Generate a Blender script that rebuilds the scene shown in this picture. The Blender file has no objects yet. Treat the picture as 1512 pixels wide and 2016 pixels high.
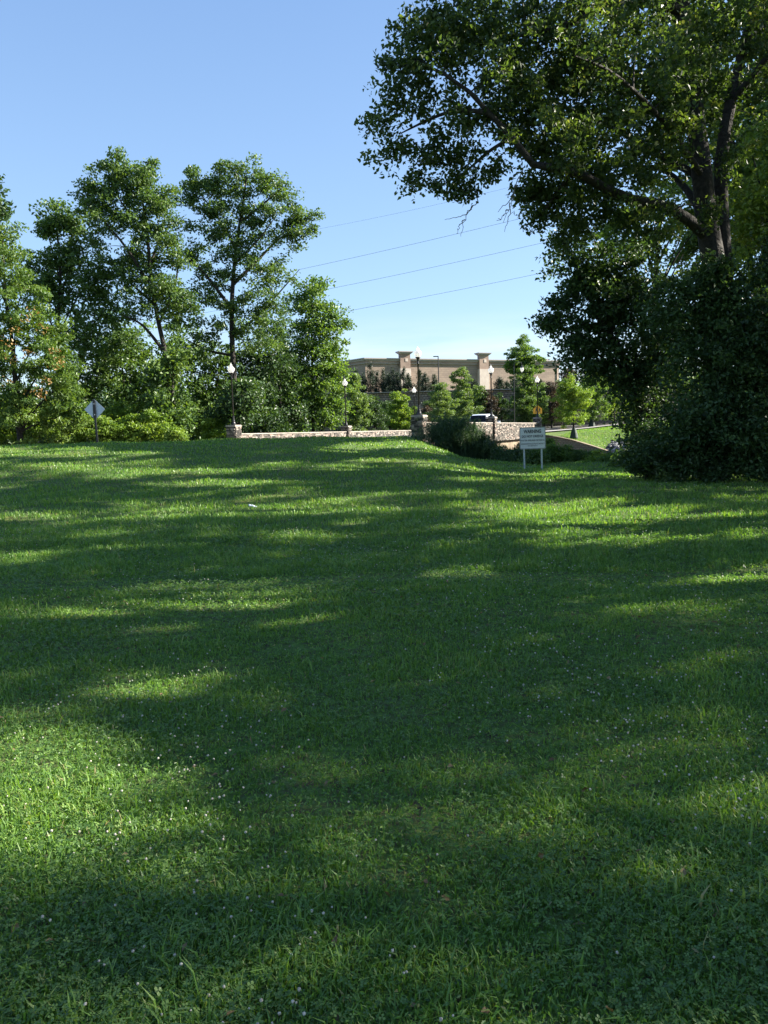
import bpy, math, random
import numpy as np
from mathutils import Vector, Matrix

# ------------------------------------------------------------------ camera, sky, sun, exposure
SC = bpy.context.scene
COL = SC.collection
F_PX = 1500.0
PITCH, ROLL = math.radians(5.94), math.radians(1.5)
CAM = np.array([0.0, 0.0, 1.6])
_F = np.array([0, math.cos(PITCH), -math.sin(PITCH)])
_U0 = np.array([0, math.sin(PITCH), math.cos(PITCH)])
_R0 = np.array([1.0, 0, 0])
_R = math.cos(ROLL) * _R0 - math.sin(ROLL) * _U0
_U = math.cos(ROLL) * _U0 + math.sin(ROLL) * _R0
cam_data = bpy.data.cameras.new("camera")
cam = bpy.data.objects.new("camera", cam_data)
COL.objects.link(cam)
cam_data.sensor_fit = 'HORIZONTAL'
cam_data.sensor_width = 36.0
cam_data.lens = F_PX / 1512 * 36.0
cam_data.clip_start, cam_data.clip_end = 0.05, 6000
cam.matrix_world = Matrix(((_R[0], _U[0], -_F[0], CAM[0]), (_R[1], _U[1], -_F[1], CAM[1]),
                           (_R[2], _U[2], -_F[2], CAM[2]), (0, 0, 0, 1)))
SC.camera = cam

SUN_EL, SUN_AZ = math.radians(29), math.radians(82)      # azimuth from the view direction (+Y) towards +X
SDIR = np.array([math.cos(SUN_EL) * math.sin(SUN_AZ), math.cos(SUN_EL) * math.cos(SUN_AZ), math.sin(SUN_EL)])
world = bpy.data.worlds.new("World")
SC.world = world
world.use_nodes = True
wn, wl = world.node_tree.nodes, world.node_tree.links
wn.clear()
w_out = wn.new('ShaderNodeOutputWorld'); w_bg = wn.new('ShaderNodeBackground')
w_sky = wn.new('ShaderNodeTexSky'); w_sky.sky_type = 'NISHITA'
w_sky.sun_disc = False
w_sky.sun_elevation, w_sky.sun_rotation = SUN_EL, SUN_AZ
w_sky.air_density, w_sky.dust_density, w_sky.ozone_density = 1.0, 0.5, 3.2
# thin cloud wisps low over the horizon
w_tc = wn.new('ShaderNodeTexCoord'); w_sep = wn.new('ShaderNodeSeparateXYZ')
wl.new(w_tc.outputs['Generated'], w_sep.inputs[0])
w_map = wn.new('ShaderNodeMapping'); w_map.inputs['Scale'].default_value = (2.2, 2.2, 14)
wl.new(w_tc.outputs['Generated'], w_map.inputs[0])
w_no = wn.new('ShaderNodeTexNoise'); w_no.inputs['Scale'].default_value = 2.3; w_no.inputs['Detail'].default_value = 6
wl.new(w_map.outputs[0], w_no.inputs['Vector'])
w_r1 = wn.new('ShaderNodeMapRange'); w_r1.inputs['From Min'].default_value = 0.43; w_r1.inputs['From Max'].default_value = 0.72
wl.new(w_no.outputs['Fac'], w_r1.inputs['Value'])
w_r2 = wn.new('ShaderNodeMapRange'); w_r2.inputs['From Min'].default_value = 0.15; w_r2.inputs['From Max'].default_value = 0.03
wl.new(w_sep.outputs['Z'], w_r2.inputs['Value'])
w_mul = wn.new('ShaderNodeMath'); w_mul.operation = 'MULTIPLY'
wl.new(w_r1.outputs[0], w_mul.inputs[0]); wl.new(w_r2.outputs[0], w_mul.inputs[1])
w_m2 = wn.new('ShaderNodeMath'); w_m2.operation = 'MULTIPLY'; w_m2.inputs[1].default_value = 0.9
wl.new(w_mul.outputs[0], w_m2.inputs[0])
w_mix = wn.new('ShaderNodeMixRGB'); w_mix.inputs['Color2'].default_value = (3.1, 3.2, 3.35, 1)
w_rp = wn.new('ShaderNodeValToRGB'); cr_ = w_rp.color_ramp
cr_.elements[0].position = 0.0; cr_.elements[0].color = (0.62, 0.74, 0.90, 1)
cr_.elements[1].position = 0.62; cr_.elements[1].color = (0.17, 0.325, 0.67, 1)
e_ = cr_.elements.new(0.16); e_.color = (0.38, 0.58, 0.84, 1)
wl.new(w_sep.outputs['Z'], w_rp.inputs[0])
w_sc = wn.new('ShaderNodeVectorMath'); w_sc.operation = 'SCALE'; w_sc.inputs['Scale'].default_value = 2.6
wl.new(w_rp.outputs[0], w_sc.inputs[0])
w_bl = wn.new('ShaderNodeMixRGB'); w_bl.inputs['Fac'].default_value = 0.72
wl.new(w_sky.outputs[0], w_bl.inputs['Color1']); wl.new(w_sc.outputs[0], w_bl.inputs['Color2'])
wl.new(w_m2.outputs[0], w_mix.inputs['Fac']); wl.new(w_bl.outputs[0], w_mix.inputs['Color1'])
wl.new(w_mix.outputs[0], w_bg.inputs['Color'])
w_bg.inputs['Strength'].default_value = 0.10
wl.new(w_bg.outputs[0], w_out.inputs['Surface'])

sun_data = bpy.data.lights.new("sun", 'SUN')
sun_data.energy = 5.0
sun_data.angle = math.radians(0.55)
sun_data.color = (1.0, 0.94, 0.82)
sun = bpy.data.objects.new("sun", sun_data)
COL.objects.link(sun)
sun.location = (60, 20, 60)
sun.rotation_euler = Vector(SDIR).to_track_quat('Z', 'Y').to_euler()

SC.view_settings.view_transform = 'Standard'
SC.view_settings.look = 'None'
SC.view_settings.exposure = 2.0
SC.view_settings.gamma = 1
SC.render.engine = 'CYCLES'
SC.cycles.use_denoising = True
SC.cycles.max_bounces = 8
SC.cycles.transmission_bounces = 6
SC.cycles.transparent_max_bounces = 6
SC.cycles.diffuse_bounces = 4

# ------------------------------------------------------------------ helpers
def ray(px, py):
    return _R * (px - 756) / F_PX - _U * (py - 1008) / F_PX + _F
def at(px, py, d):
    """the point at depth Y = d seen at photograph pixel (px, py)"""
    v = ray(px, py)
    return CAM + v * (d / v[1])
def proj(P):
    q = np.asarray(P) - CAM
    z = q @ _F
    z = np.where(np.abs(z) < 1e-3, 1e-3, z)
    return 756 + F_PX * (q @ _R) / z, 1008 - F_PX * (q @ _U) / z, z
def sm(a, b, x):
    t = np.clip((np.asarray(x, float) - a) / (b - a), 0, 1)
    return t * t * (3 - 2 * t)

BU = np.array([0.404, 0.9148]); BN = np.array([0.9148, -0.404]); BP = np.array([2.5, 51.0])   # bridge axis, its normal, origin
def BR(s, t, z):
    p = BP + s * BU + t * BN
    return np.array([p[0], p[1], z])
DECK = 1.12
def height(x, y):
    x = np.asarray(x, float); y = np.asarray(y, float)
    s = (x - BP[0]) * BU[0] + (y - BP[1]) * BU[1]
    t = (x - BP[0]) * BN[0] + (y - BP[1]) * BN[1]
    yc = 39 + 9 * sm(-12, 2, x)
    rise = 1.42 - 0.2 * sm(-4, 2.5, x)
    near = rise * sm(13, yc, y) - 0.30 * sm(yc, yc + 4, y) * (1 - sm(0.5, 3, x))
    near = near * (1 - sm(1.3, 5.4, x)) - 0.10 * sm(18, 30, y) * sm(3, 9, x)
    zc = -3.6
    k = sm(-0.3, 7, t)
    sn0 = 2.6 - 11.5 * k; sn1 = 7.5 + 5 * k
    wn_ = 1 - sm(0, 1, (s - sn0) / (sn1 - sn0))
    k2 = sm(-0.2, 0.8, t); k3 = sm(7.0, 10.5, t)
    f0 = (27 * (1 - k2) + (35.3 - 0.36 * np.clip(t, 0, 12)) * k2) * (1 - k3) + 25 * k3
    f1 = (5 * (1 - k2) + 1.6 * k2) * (1 - k3) + 10 * k3
    wf_ = sm(0, 1, (s - f0) / f1)
    far = DECK - 0.06 + 1.0 * sm(36, 75, s) * sm(-1, 12, t) - (0.3 * k2 + 1.6 * sm(0, 9, t)) * (1 - sm(33, 47, s)) * (1 - .4 * k3) + 0.8 * sm(40, 75, s)
    z = zc + (near - zc) * wn_ + (far - zc) * wf_
    z = z + 5.5 * sm(115.0, 115.8, y) * (1 - sm(36, 62, x)) * sm(-70, -50, x)
    z = z + (0.03 * np.sin(x * 1.3 + 0.7 * np.sin(y * 0.9)) + 0.03 * np.sin(y * 1.1 + 1.2 * np.sin(x * 0.6))) * sm(0, 6, y) * (1 - sm(60, 90, y))
    return z
def H(x, y):
    return float(height(x, y))
def on_ground(px, py):
    v = ray(px, py); lo = 1.0
    for d in np.arange(1.5, 80, 0.05):
        p = CAM + v * (d / v[1])
        if p[2] <= H(p[0], p[1]):
            return np.array([p[0], p[1], H(p[0], p[1])])
    return p

def tag(o, label=None, cat=None, group=None, kind=None):
    if label: o['label'] = label
    if cat: o['category'] = cat
    if group: o['group'] = group
    if kind: o['kind'] = kind
    return o
def empty(name, loc, rz=0.0):
    o = bpy.data.objects.new(name, None)
    o.empty_display_size = 0.3
    COL.objects.link(o)
    o.location = tuple(float(v) for v in loc); o.rotation_euler = (0, 0, rz)
    return o
def mesh_obj(name, V, faces, mat, parent=None, attr=None, smooth=False, mats=None, mat_idx=None, local=True):
    """V (n,3) in world space (turned local to the parent's place); faces: an int array (m,k) or a list of such arrays"""
    V = np.asarray(V, dtype=np.float64).reshape(-1, 3)
    if isinstance(faces, np.ndarray): faces = [faces]
    faces = [np.asarray(f, dtype=np.int32) for f in faces if len(f)]
    me = bpy.data.meshes.new(name)
    if parent is not None and local:
        Mi = Matrix.Identity(4); q = parent
        while q is not None: Mi = q.matrix_basis @ Mi; q = q.parent
        Mi = np.array(Mi.inverted()); V = V @ Mi[:3, :3].T + Mi[:3, 3]
    me.vertices.add(len(V)); me.vertices.foreach_set("co", V.astype(np.float32).ravel())
    loops = np.concatenate([f.ravel() for f in faces])
    tot = np.concatenate([np.full(len(f), f.shape[1], np.int32) for f in faces])
    start = np.concatenate([[0], np.cumsum(tot)[:-1]]).astype(np.int32)
    me.loops.add(len(loops)); me.loops.foreach_set("vertex_index", loops)
    me.polygons.add(len(tot)); me.polygons.foreach_set("loop_start", start); me.polygons.foreach_set("loop_total", tot)
    if mat_idx is not None: me.polygons.foreach_set("material_index", np.asarray(mat_idx, np.int32))
    if attr is not None:
        a = me.attributes.new("rnd", 'FLOAT', 'FACE')
        a.data.foreach_set("value", np.asarray(attr, np.float32))
    me.polygons.foreach_set("use_smooth", np.full(len(tot), bool(smooth)))
    me.update(calc_edges=True)
    for m in (mats or [mat]): me.materials.append(m)
    o = bpy.data.objects.new(name, me)
    COL.objects.link(o)
    if parent is not None: o.parent = parent
    return o
class MB:
    """collects boxes, prisms and lathes; build() links them as one mesh"""
    def __init__(s): s.V = []; s.Q = []; s.T = []; s.n = 0; s.P = []
    def add(s, V, Q=None, T=None):
        V = np.asarray(V, float).reshape(-1, 3)
        s.V.append(V)
        if Q is not None and len(Q): s.Q.append(np.asarray(Q, int) + s.n)
        if T is not None and len(T): s.T.append(np.asarray(T, int) + s.n)
        s.n += len(V); return s
    def box(s, c, size, X=(1, 0, 0), Y=(0, 1, 0), Z=(0, 0, 1), taper=1.0):
        c = np.asarray(c, float); X, Y, Z = (np.asarray(a, float) for a in (X, Y, Z))
        h = np.asarray(size, float) / 2
        V = []
        for k in (-1, 1):
            f = taper if k > 0 else 1.0
            for i, j in ((-1, -1), (1, -1), (1, 1), (-1, 1)):
                V.append(c + X * h[0] * i * f + Y * h[1] * j * f + Z * h[2] * k)
        return s.add(V, [(3, 2, 1, 0), (4, 5, 6, 7), (0, 1, 5, 4), (1, 2, 6, 5), (2, 3, 7, 6), (3, 0, 4, 7)])
    def lathe(s, base, prof, n=16, axis='z'):
        """prof: list of (radius, height)"""
        base = np.asarray(base, float); a = np.linspace(0, 2 * math.pi, n, endpoint=False)
        V = [];
        for r, z in prof:
            r = max(r, 1e-4)
            V.append(np.stack([base[0] + r * np.cos(a), base[1] + r * np.sin(a), np.full(n, base[2] + z)], 1))
        V = np.concatenate(V); Q = []
        for k in range(len(prof) - 1):
            for i in range(n):
                j = (i + 1) % n
                Q.append((k * n + i, k * n + j, (k + 1) * n + j, (k + 1) * n + i))
        m = len(V)
        V = np.vstack([V, base + [0, 0, prof[0][1]], base + [0, 0, prof[-1][1]]])
        T = [(m, (i + 1) % n, i) for i in range(n)] + [(m + 1, (len(prof) - 1) * n + i, (len(prof) - 1) * n + (i + 1) % n) for i in range(n)]
        return s.add(V, Q, T)
    def tube(s, pts, r, n=8):
        P = np.asarray(pts, float); k = len(P)
        R = np.full(k, r) if np.isscalar(r) else np.asarray(r, float)
        V, Q = tube_arrays(P[None], R[None], n)
        s.add(V, Q)
        return s
    def prism(s, pts2, O, X, Y, N, th):
        """a flat outline (list of 2-D points) with thickness th along N"""
        O, X, Y, N = (np.asarray(a, float) for a in (O, X, Y, N))
        p = np.asarray(pts2, float); n = len(p)
        A = O + p[:, :1] * X + p[:, 1:] * Y
        V = np.vstack([A, A + N * th, A.mean(0), A.mean(0) + N * th])
        Q = [(i, (i + 1) % n, n + (i + 1) % n, n + i) for i in range(n)]
        T = [(2 * n, (i + 1) % n, i) for i in range(n)] + [(2 * n + 1, n + i, n + (i + 1) % n) for i in range(n)]
        return s.add(V, Q, T)
    def build(s, name, mat, parent=None, smooth=False, rnd=None, local=True):
        f = []
        if s.Q: f.append(np.concatenate(s.Q))
        if s.T: f.append(np.concatenate(s.T))
        at_ = None
        if rnd:
            at_ = np.concatenate([np.random.RandomState(3).rand(len(a)) for a in f])
        return mesh_obj(name, np.concatenate(s.V), f, mat, parent, at_, smooth, local=local)

def tube_arrays(P, R, n=6):
    """P (M,K,3), R (M,K) -> verts, quads of M tubes"""
    M, K, _ = P.shape
    T = np.gradient(P, axis=1); T /= np.linalg.norm(T, axis=2, keepdims=True) + 1e-9
    mt = T.mean(1); ref = np.where(np.abs(mt[:, 2:3]) > 0.8, np.array([[1.0, 0, 0]]), np.array([[0, 0, 1.0]]))
    A = np.cross(T, ref[:, None, :]); A /= np.linalg.norm(A, axis=2, keepdims=True) + 1e-9
    B = np.cross(T, A)
    a = np.linspace(0, 2 * math.pi, n, endpoint=False)
    V = P[:, :, None, :] + R[:, :, None, None] * (A[:, :, None, :] * np.cos(a)[None, None, :, None] + B[:, :, None, :] * np.sin(a)[None, None, :, None])
    idx = np.arange(M * K * n).reshape(M, K, n)
    i0 = idx[:, :-1, :]; i1 = idx[:, 1:, :]
    Q = np.stack([i0, np.roll(i0, -1, 2), np.roll(i1, -1, 2), i1], -1).reshape(-1, 4)
    return V.reshape(-1, 3), Q
def resample(pts, k=14):
    P = np.asarray(pts, float)
    # Catmull-Rom through the points, then even spacing
    Q = np.vstack([2 * P[0] - P[1], P, 2 * P[-1] - P[-2]])
    out = []
    for i in range(1, len(Q) - 2):
        for t in np.linspace(0, 1, 10, endpoint=False):
            p0, p1, p2, p3 = Q[i - 1], Q[i], Q[i + 1], Q[i + 2]
            out.append(0.5 * ((2 * p1) + (-p0 + p2) * t + (2 * p0 - 5 * p1 + 4 * p2 - p3) * t * t + (-p0 + 3 * p1 - 3 * p2 + p3) * t ** 3))
    out.append(P[-1]); out = np.array(out)
    L = np.concatenate([[0], np.cumsum(np.linalg.norm(np.diff(out, axis=0), axis=1))])
    u = np.linspace(0, L[-1], k)
    return np.stack([np.interp(u, L, out[:, i]) for i in range(3)], 1)

# ------------------------------------------------------------------ materials
def new_mat(name):
    m = bpy.data.materials.new(name); m.use_nodes = True
    nt = m.node_tree; nt.nodes.clear()
    return m, nt.nodes, nt.links
def ramp(N, stops):
    r = N.new('ShaderNodeValToRGB'); cr = r.color_ramp
    while len(cr.elements) > 1: cr.elements.remove(cr.elements[-1])
    cr.elements[0].position = stops[0][0]; cr.elements[0].color = (*stops[0][1], 1)
    for p, c in stops[1:]:
        e = cr.elements.new(p); e.color = (*c, 1)
    return r
def leaf_mat(name, stops, trans=0.42, tcol=(1.5, 1.45, 0.45), rough=0.45, spec=0.35):
    m, N, L = new_mat(name)
    at_ = N.new('ShaderNodeAttribute'); at_.attribute_name = 'rnd'
    r = ramp(N, stops); L.new(at_.outputs['Fac'], r.inputs[0])
    p = N.new('ShaderNodeBsdfPrincipled'); p.inputs['Roughness'].default_value = rough
    p.inputs['Specular IOR Level'].default_value = spec
    L.new(r.outputs[0], p.inputs['Base Color'])
    t = N.new('ShaderNodeBsdfTranslucent')
    mx = N.new('ShaderNodeMixRGB'); mx.blend_type = 'MULTIPLY'; mx.inputs['Fac'].default_value = 1
    mx.inputs['Color2'].default_value = (*tcol, 1)
    L.new(r.outputs[0], mx.inputs['Color1']); L.new(mx.outputs[0], t.inputs['Color'])
    s = N.new('ShaderNodeMixShader'); s.inputs[0].default_value = trans
    L.new(p.outputs[0], s.inputs[1]); L.new(t.outputs[0], s.inputs[2])
    o = N.new('ShaderNodeOutputMaterial'); L.new(s.outputs[0], o.inputs['Surface'])
    return m
def noise_mat(name, c1, c2, scale=8.0, rough=0.85, bump=0.0, detail=6, metallic=0.0, bscale=None, c3=None, big=None):
    m, N, L = new_mat(name)
    tc = N.new('ShaderNodeTexCoord')
    n = N.new('ShaderNodeTexNoise'); n.inputs['Scale'].default_value = scale; n.inputs['Detail'].default_value = detail
    L.new(tc.outputs['Object'], n.inputs['Vector'])
    st = [(0.33, c1), (0.67, c2)] if c3 is None else [(0.3, c1), (0.5, c2), (0.7, c3)]
    r = ramp(N, st); L.new(n.outputs['Fac'], r.inputs[0])
    col = r.outputs[0]
    if big:
        n2 = N.new('ShaderNodeTexNoise'); n2.inputs['Scale'].default_value = big; n2.inputs['Detail'].default_value = 3
        L.new(tc.outputs['Object'], n2.inputs['Vector'])
        rr = ramp(N, [(0.35, (0.72, 0.72, 0.72)), (0.65, (1.15, 1.15, 1.15))]); L.new(n2.outputs['Fac'], rr.inputs[0])
        mm = N.new('ShaderNodeMixRGB'); mm.blend_type = 'MULTIPLY'; mm.inputs['Fac'].default_value = 1
        L.new(col, mm.inputs['Color1']); L.new(rr.outputs[0], mm.inputs['Color2']); col = mm.outputs[0]
    p = N.new('ShaderNodeBsdfPrincipled'); p.inputs['Roughness'].default_value = rough; p.inputs['Metallic'].default_value = metallic
    L.new(col, p.inputs['Base Color'])
    if bump:
        nb = N.new('ShaderNodeTexNoise'); nb.inputs['Scale'].default_value = bscale or scale * 2; nb.inputs['Detail'].default_value = 8
        L.new(tc.outputs['Object'], nb.inputs['Vector'])
        b = N.new('ShaderNodeBump'); b.inputs['Strength'].default_value = bump; b.inputs['Distance'].default_value = 0.05
        L.new(nb.outputs['Fac'], b.inputs['Height']); L.new(b.outputs[0], p.inputs['Normal'])
    o = N.new('ShaderNodeOutputMaterial'); L.new(p.outputs[0], o.inputs['Surface'])
    return m
def attr_mat(name, stops, rough=0.9, nscale=20.0):
    m, N, L = new_mat(name)
    at_ = N.new('ShaderNodeAttribute'); at_.attribute_name = 'rnd'
    r = ramp(N, stops); L.new(at_.outputs['Fac'], r.inputs[0])
    tc = N.new('ShaderNodeTexCoord'); n = N.new('ShaderNodeTexNoise'); n.inputs['Scale'].default_value = nscale; n.inputs['Detail'].default_value = 5
    L.new(tc.outputs['Object'], n.inputs['Vector'])
    rr = ramp(N, [(0.3, (0.7, 0.7, 0.7)), (0.7, (1.2, 1.2, 1.2))]); L.new(n.outputs['Fac'], rr.inputs[0])
    mm = N.new('ShaderNodeMixRGB'); mm.blend_type = 'MULTIPLY'; mm.inputs['Fac'].default_value = 1
    L.new(r.outputs[0], mm.inputs['Color1']); L.new(rr.outputs[0], mm.inputs['Color2'])
    p = N.new('ShaderNodeBsdfPrincipled'); p.inputs['Roughness'].default_value = rough
    L.new(mm.outputs[0], p.inputs['Base Color'])
    b = N.new('ShaderNodeBump'); b.inputs['Strength'].default_value = 0.6; b.inputs['Distance'].default_value = 0.02
    L.new(n.outputs['Fac'], b.inputs['Height']); L.new(b.outputs[0], p.inputs['Normal'])
    o = N.new('ShaderNodeOutputMaterial'); L.new(p.outputs[0], o.inputs['Surface'])
    return m
def plain(name, c, rough=0.5, metallic=0.0, spec=0.5, coat=0.0):
    m = noise_mat(name, tuple(v * 0.93 for v in c), tuple(min(1, v * 1.05) for v in c), 6.0, rough, metallic=metallic)
    p = [n for n in m.node_tree.nodes if n.type == 'BSDF_PRINCIPLED'][0]
    p.inputs['Specular IOR Level'].default_value = spec; p.inputs['Coat Weight'].default_value = coat
    return m

M = {}
M['bark'] = noise_mat('bark', (0.013, 0.011, 0.009), (0.042, 0.035, 0.029), 9, 0.95, 0.9, bscale=14)
M['bark_pale'] = noise_mat('bark_pale', (0.10, 0.085, 0.065), (0.24, 0.20, 0.155), 9, 0.95, 0.8, bscale=14)
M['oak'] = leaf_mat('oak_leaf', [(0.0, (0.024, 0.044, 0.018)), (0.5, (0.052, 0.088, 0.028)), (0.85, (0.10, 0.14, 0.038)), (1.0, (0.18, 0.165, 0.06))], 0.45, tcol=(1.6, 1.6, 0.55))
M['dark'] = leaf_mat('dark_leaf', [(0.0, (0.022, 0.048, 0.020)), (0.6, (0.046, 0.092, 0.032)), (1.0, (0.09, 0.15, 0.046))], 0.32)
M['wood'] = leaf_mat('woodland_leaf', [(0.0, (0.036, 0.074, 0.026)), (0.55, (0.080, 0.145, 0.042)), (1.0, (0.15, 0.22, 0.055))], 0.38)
M['light'] = leaf_mat('light_leaf', [(0.0, (0.055, 0.11, 0.03)), (0.55, (0.10, 0.18, 0.045)), (1.0, (0.17, 0.25, 0.06))], 0.42)
M['bright'] = leaf_mat('bright_leaf', [(0.0, (0.08, 0.15, 0.025)), (0.55, (0.15, 0.24, 0.04)), (1.0, (0.27, 0.34, 0.07))], 0.42)
M['sumac'] = leaf_mat('sumac_leaf', [(0.0, (0.040, 0.088, 0.022)), (0.5, (0.088, 0.155, 0.034)), (1.0, (0.17, 0.235, 0.052))], 0.38)
M['back'] = leaf_mat('backlit_leaf', [(0.0, (0.07, 0.12, 0.03)), (0.55, (0.15, 0.22, 0.045)), (1.0, (0.28, 0.30, 0.075))], 0.5, tcol=(1.6, 1.5, 0.45))  # sun through the leaves is put into the colour: brighter, yellower
M['juniper'] = leaf_mat('juniper_needle', [(0.0, (0.010, 0.022, 0.014)), (1.0, (0.032, 0.056, 0.030))], 0.2)
M['plum'] = leaf_mat('plum_leaf', [(0.0, (0.03, 0.03, 0.022)), (1.0, (0.10, 0.078, 0.052))], 0.3, tcol=(1.2, 0.95, 0.6))
M['feather'] = leaf_mat('feathery_leaf', [(0.0, (0.06, 0.11, 0.04)), (0.5, (0.11, 0.18, 0.06)), (1.0, (0.20, 0.27, 0.09))], 0.4)
M['seed'] = leaf_mat('seed_cluster', [(0.0, (0.19, 0.12, 0.04)), (1.0, (0.34, 0.22, 0.08))], 0.3, tcol=(1.2, 0.9, 0.5))
M['reed'] = leaf_mat('reed_leaf', [(0.0, (0.020, 0.048, 0.022)), (0.7, (0.05, 0.10, 0.04)), (1.0, (0.10, 0.16, 0.06))], 0.3)
M['grass'] = leaf_mat('grass_blade', [(0.0, (0.054, 0.118, 0.036)), (0.45, (0.118, 0.228, 0.050)), (0.85, (0.19, 0.31, 0.062)), (0.95, (0.26, 0.32, 0.10)), (1.0, (0.30, 0.26, 0.13))], 0.42, tcol=(1.35, 1.45, 0.35), rough=0.42, spec=0.4)
M['clover'] = leaf_mat('clover_leaf', [(0.0, (0.050, 0.105, 0.032)), (0.6, (0.105, 0.190, 0.048)), (1.0, (0.17, 0.26, 0.07))], 0.35, tcol=(1.2, 1.4, 0.4))
M['flower'] = leaf_mat('clover_flower', [(0.0, (0.34, 0.32, 0.25)), (0.8, (0.55, 0.53, 0.45)), (1.0, (0.34, 0.22, 0.18))], 0.2, tcol=(1, 1, 0.95), rough=0.8)
M['stone'] = attr_mat('ledgestone', [(0.0, (0.022, 0.02, 0.018)), (0.35, (0.072, 0.062, 0.052)), (0.65, (0.145, 0.122, 0.10)), (0.88, (0.27, 0.235, 0.20)), (1.0, (0.23, 0.155, 0.125))])
M['mortar'] = noise_mat('mortar', (0.10, 0.085, 0.07), (0.18, 0.15, 0.12), 12, 0.95, 0.4)
M['coping'] = noise_mat('coping_stone', (0.24, 0.21, 0.18), (0.34, 0.30, 0.26), 3, 0.85, 0.2, bscale=20)
M['concrete'] = noise_mat('tan_concrete', (0.15, 0.115, 0.075), (0.23, 0.178, 0.12), 2, 0.9, 0.3, bscale=12, big=0.5)
M['black_metal'] = plain('black_painted_metal', (0.012, 0.012, 0.013), 0.35)
M['globe'] = None
def globe_mat():
    m, N, L = new_mat('white_globe')
    p = N.new('ShaderNodeBsdfPrincipled'); p.inputs['Base Color'].default_value = (0.86, 0.86, 0.84, 1); p.inputs['Roughness'].default_value = 0.25
    t = N.new('ShaderNodeBsdfTranslucent'); t.inputs['Color'].default_value = (0.93, 0.92, 0.9, 1)
    s = N.new('ShaderNodeMixShader'); s.inputs[0].default_value = 0.55
    L.new(p.outputs[0], s.inputs[1]); L.new(t.outputs[0], s.inputs[2])
    o = N.new('ShaderNodeOutputMaterial'); L.new(s.outputs[0], o.inputs['Surface']); return m
M['globe'] = globe_mat()
M['asphalt'] = noise_mat('asphalt', (0.04, 0.04, 0.042), (0.065, 0.064, 0.062), 30, 0.9, 0.3)
M['sidewalk'] = noise_mat('pavement_concrete', (0.30, 0.28, 0.25), (0.42, 0.40, 0.36), 6, 0.9, 0.2, big=0.6)
M['paint_yellow'] = plain('yellow_road_paint', (0.6, 0.42, 0.06), 0.7)
M['alu'] = plain('weathered_aluminium', (0.64, 0.67, 0.70), 0.55, 0.15)
M['galv'] = plain('galvanised_steel', (0.42, 0.47, 0.50), 0.5, 0.3)
M['signface'] = plain('white_sign_face', (0.60, 0.63, 0.65), 0.5)
M['ink'] = plain('black_ink', (0.02, 0.025, 0.035), 0.5)
M['orange'] = plain('yellow_orange_sign_face', (0.85, 0.40, 0.03), 0.5)
M['rope'] = plain('wire_dark', (0.03, 0.03, 0.03), 0.6)
M['van_white'] = plain('white_car_paint', (0.72, 0.76, 0.80), 0.25, coat=0.6)
M['glass'] = plain('dark_tinted_glass', (0.010, 0.012, 0.018), 0.25, spec=0.15)
M['tyre'] = plain('tyre_rubber', (0.02, 0.02, 0.02), 0.85)
M['rim'] = plain('alloy_rim', (0.5, 0.5, 0.52), 0.3, 0.8)
M['red_lamp'] = plain('red_lens', (0.35, 0.02, 0.02), 0.25)
M['bag'] = plain('green_watering_bag_cloth', (0.012, 0.030, 0.018), 0.7)
M['plastic'] = plain('pale_plastic', (0.62, 0.66, 0.72), 0.3)
M['roofgrey'] = plain('grey_metal_trim', (0.32, 0.28, 0.265), 0.6)
M['stucco'] = noise_mat('tan_stucco', (0.29, 0.205, 0.165), (0.34, 0.245, 0.195), 1.5, 0.95, 0.1, big=0.15)
M['stucco_pale'] = noise_mat('pale_split_block', (0.46, 0.38, 0.33), (0.54, 0.46, 0.40), 1.5, 0.95, 0.1)
M['rock'] = attr_mat('grey_rock', [(0.0, (0.05, 0.05, 0.053)), (0.5, (0.15, 0.15, 0.153)), (1.0, (0.33, 0.325, 0.32))], nscale=6)
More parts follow.
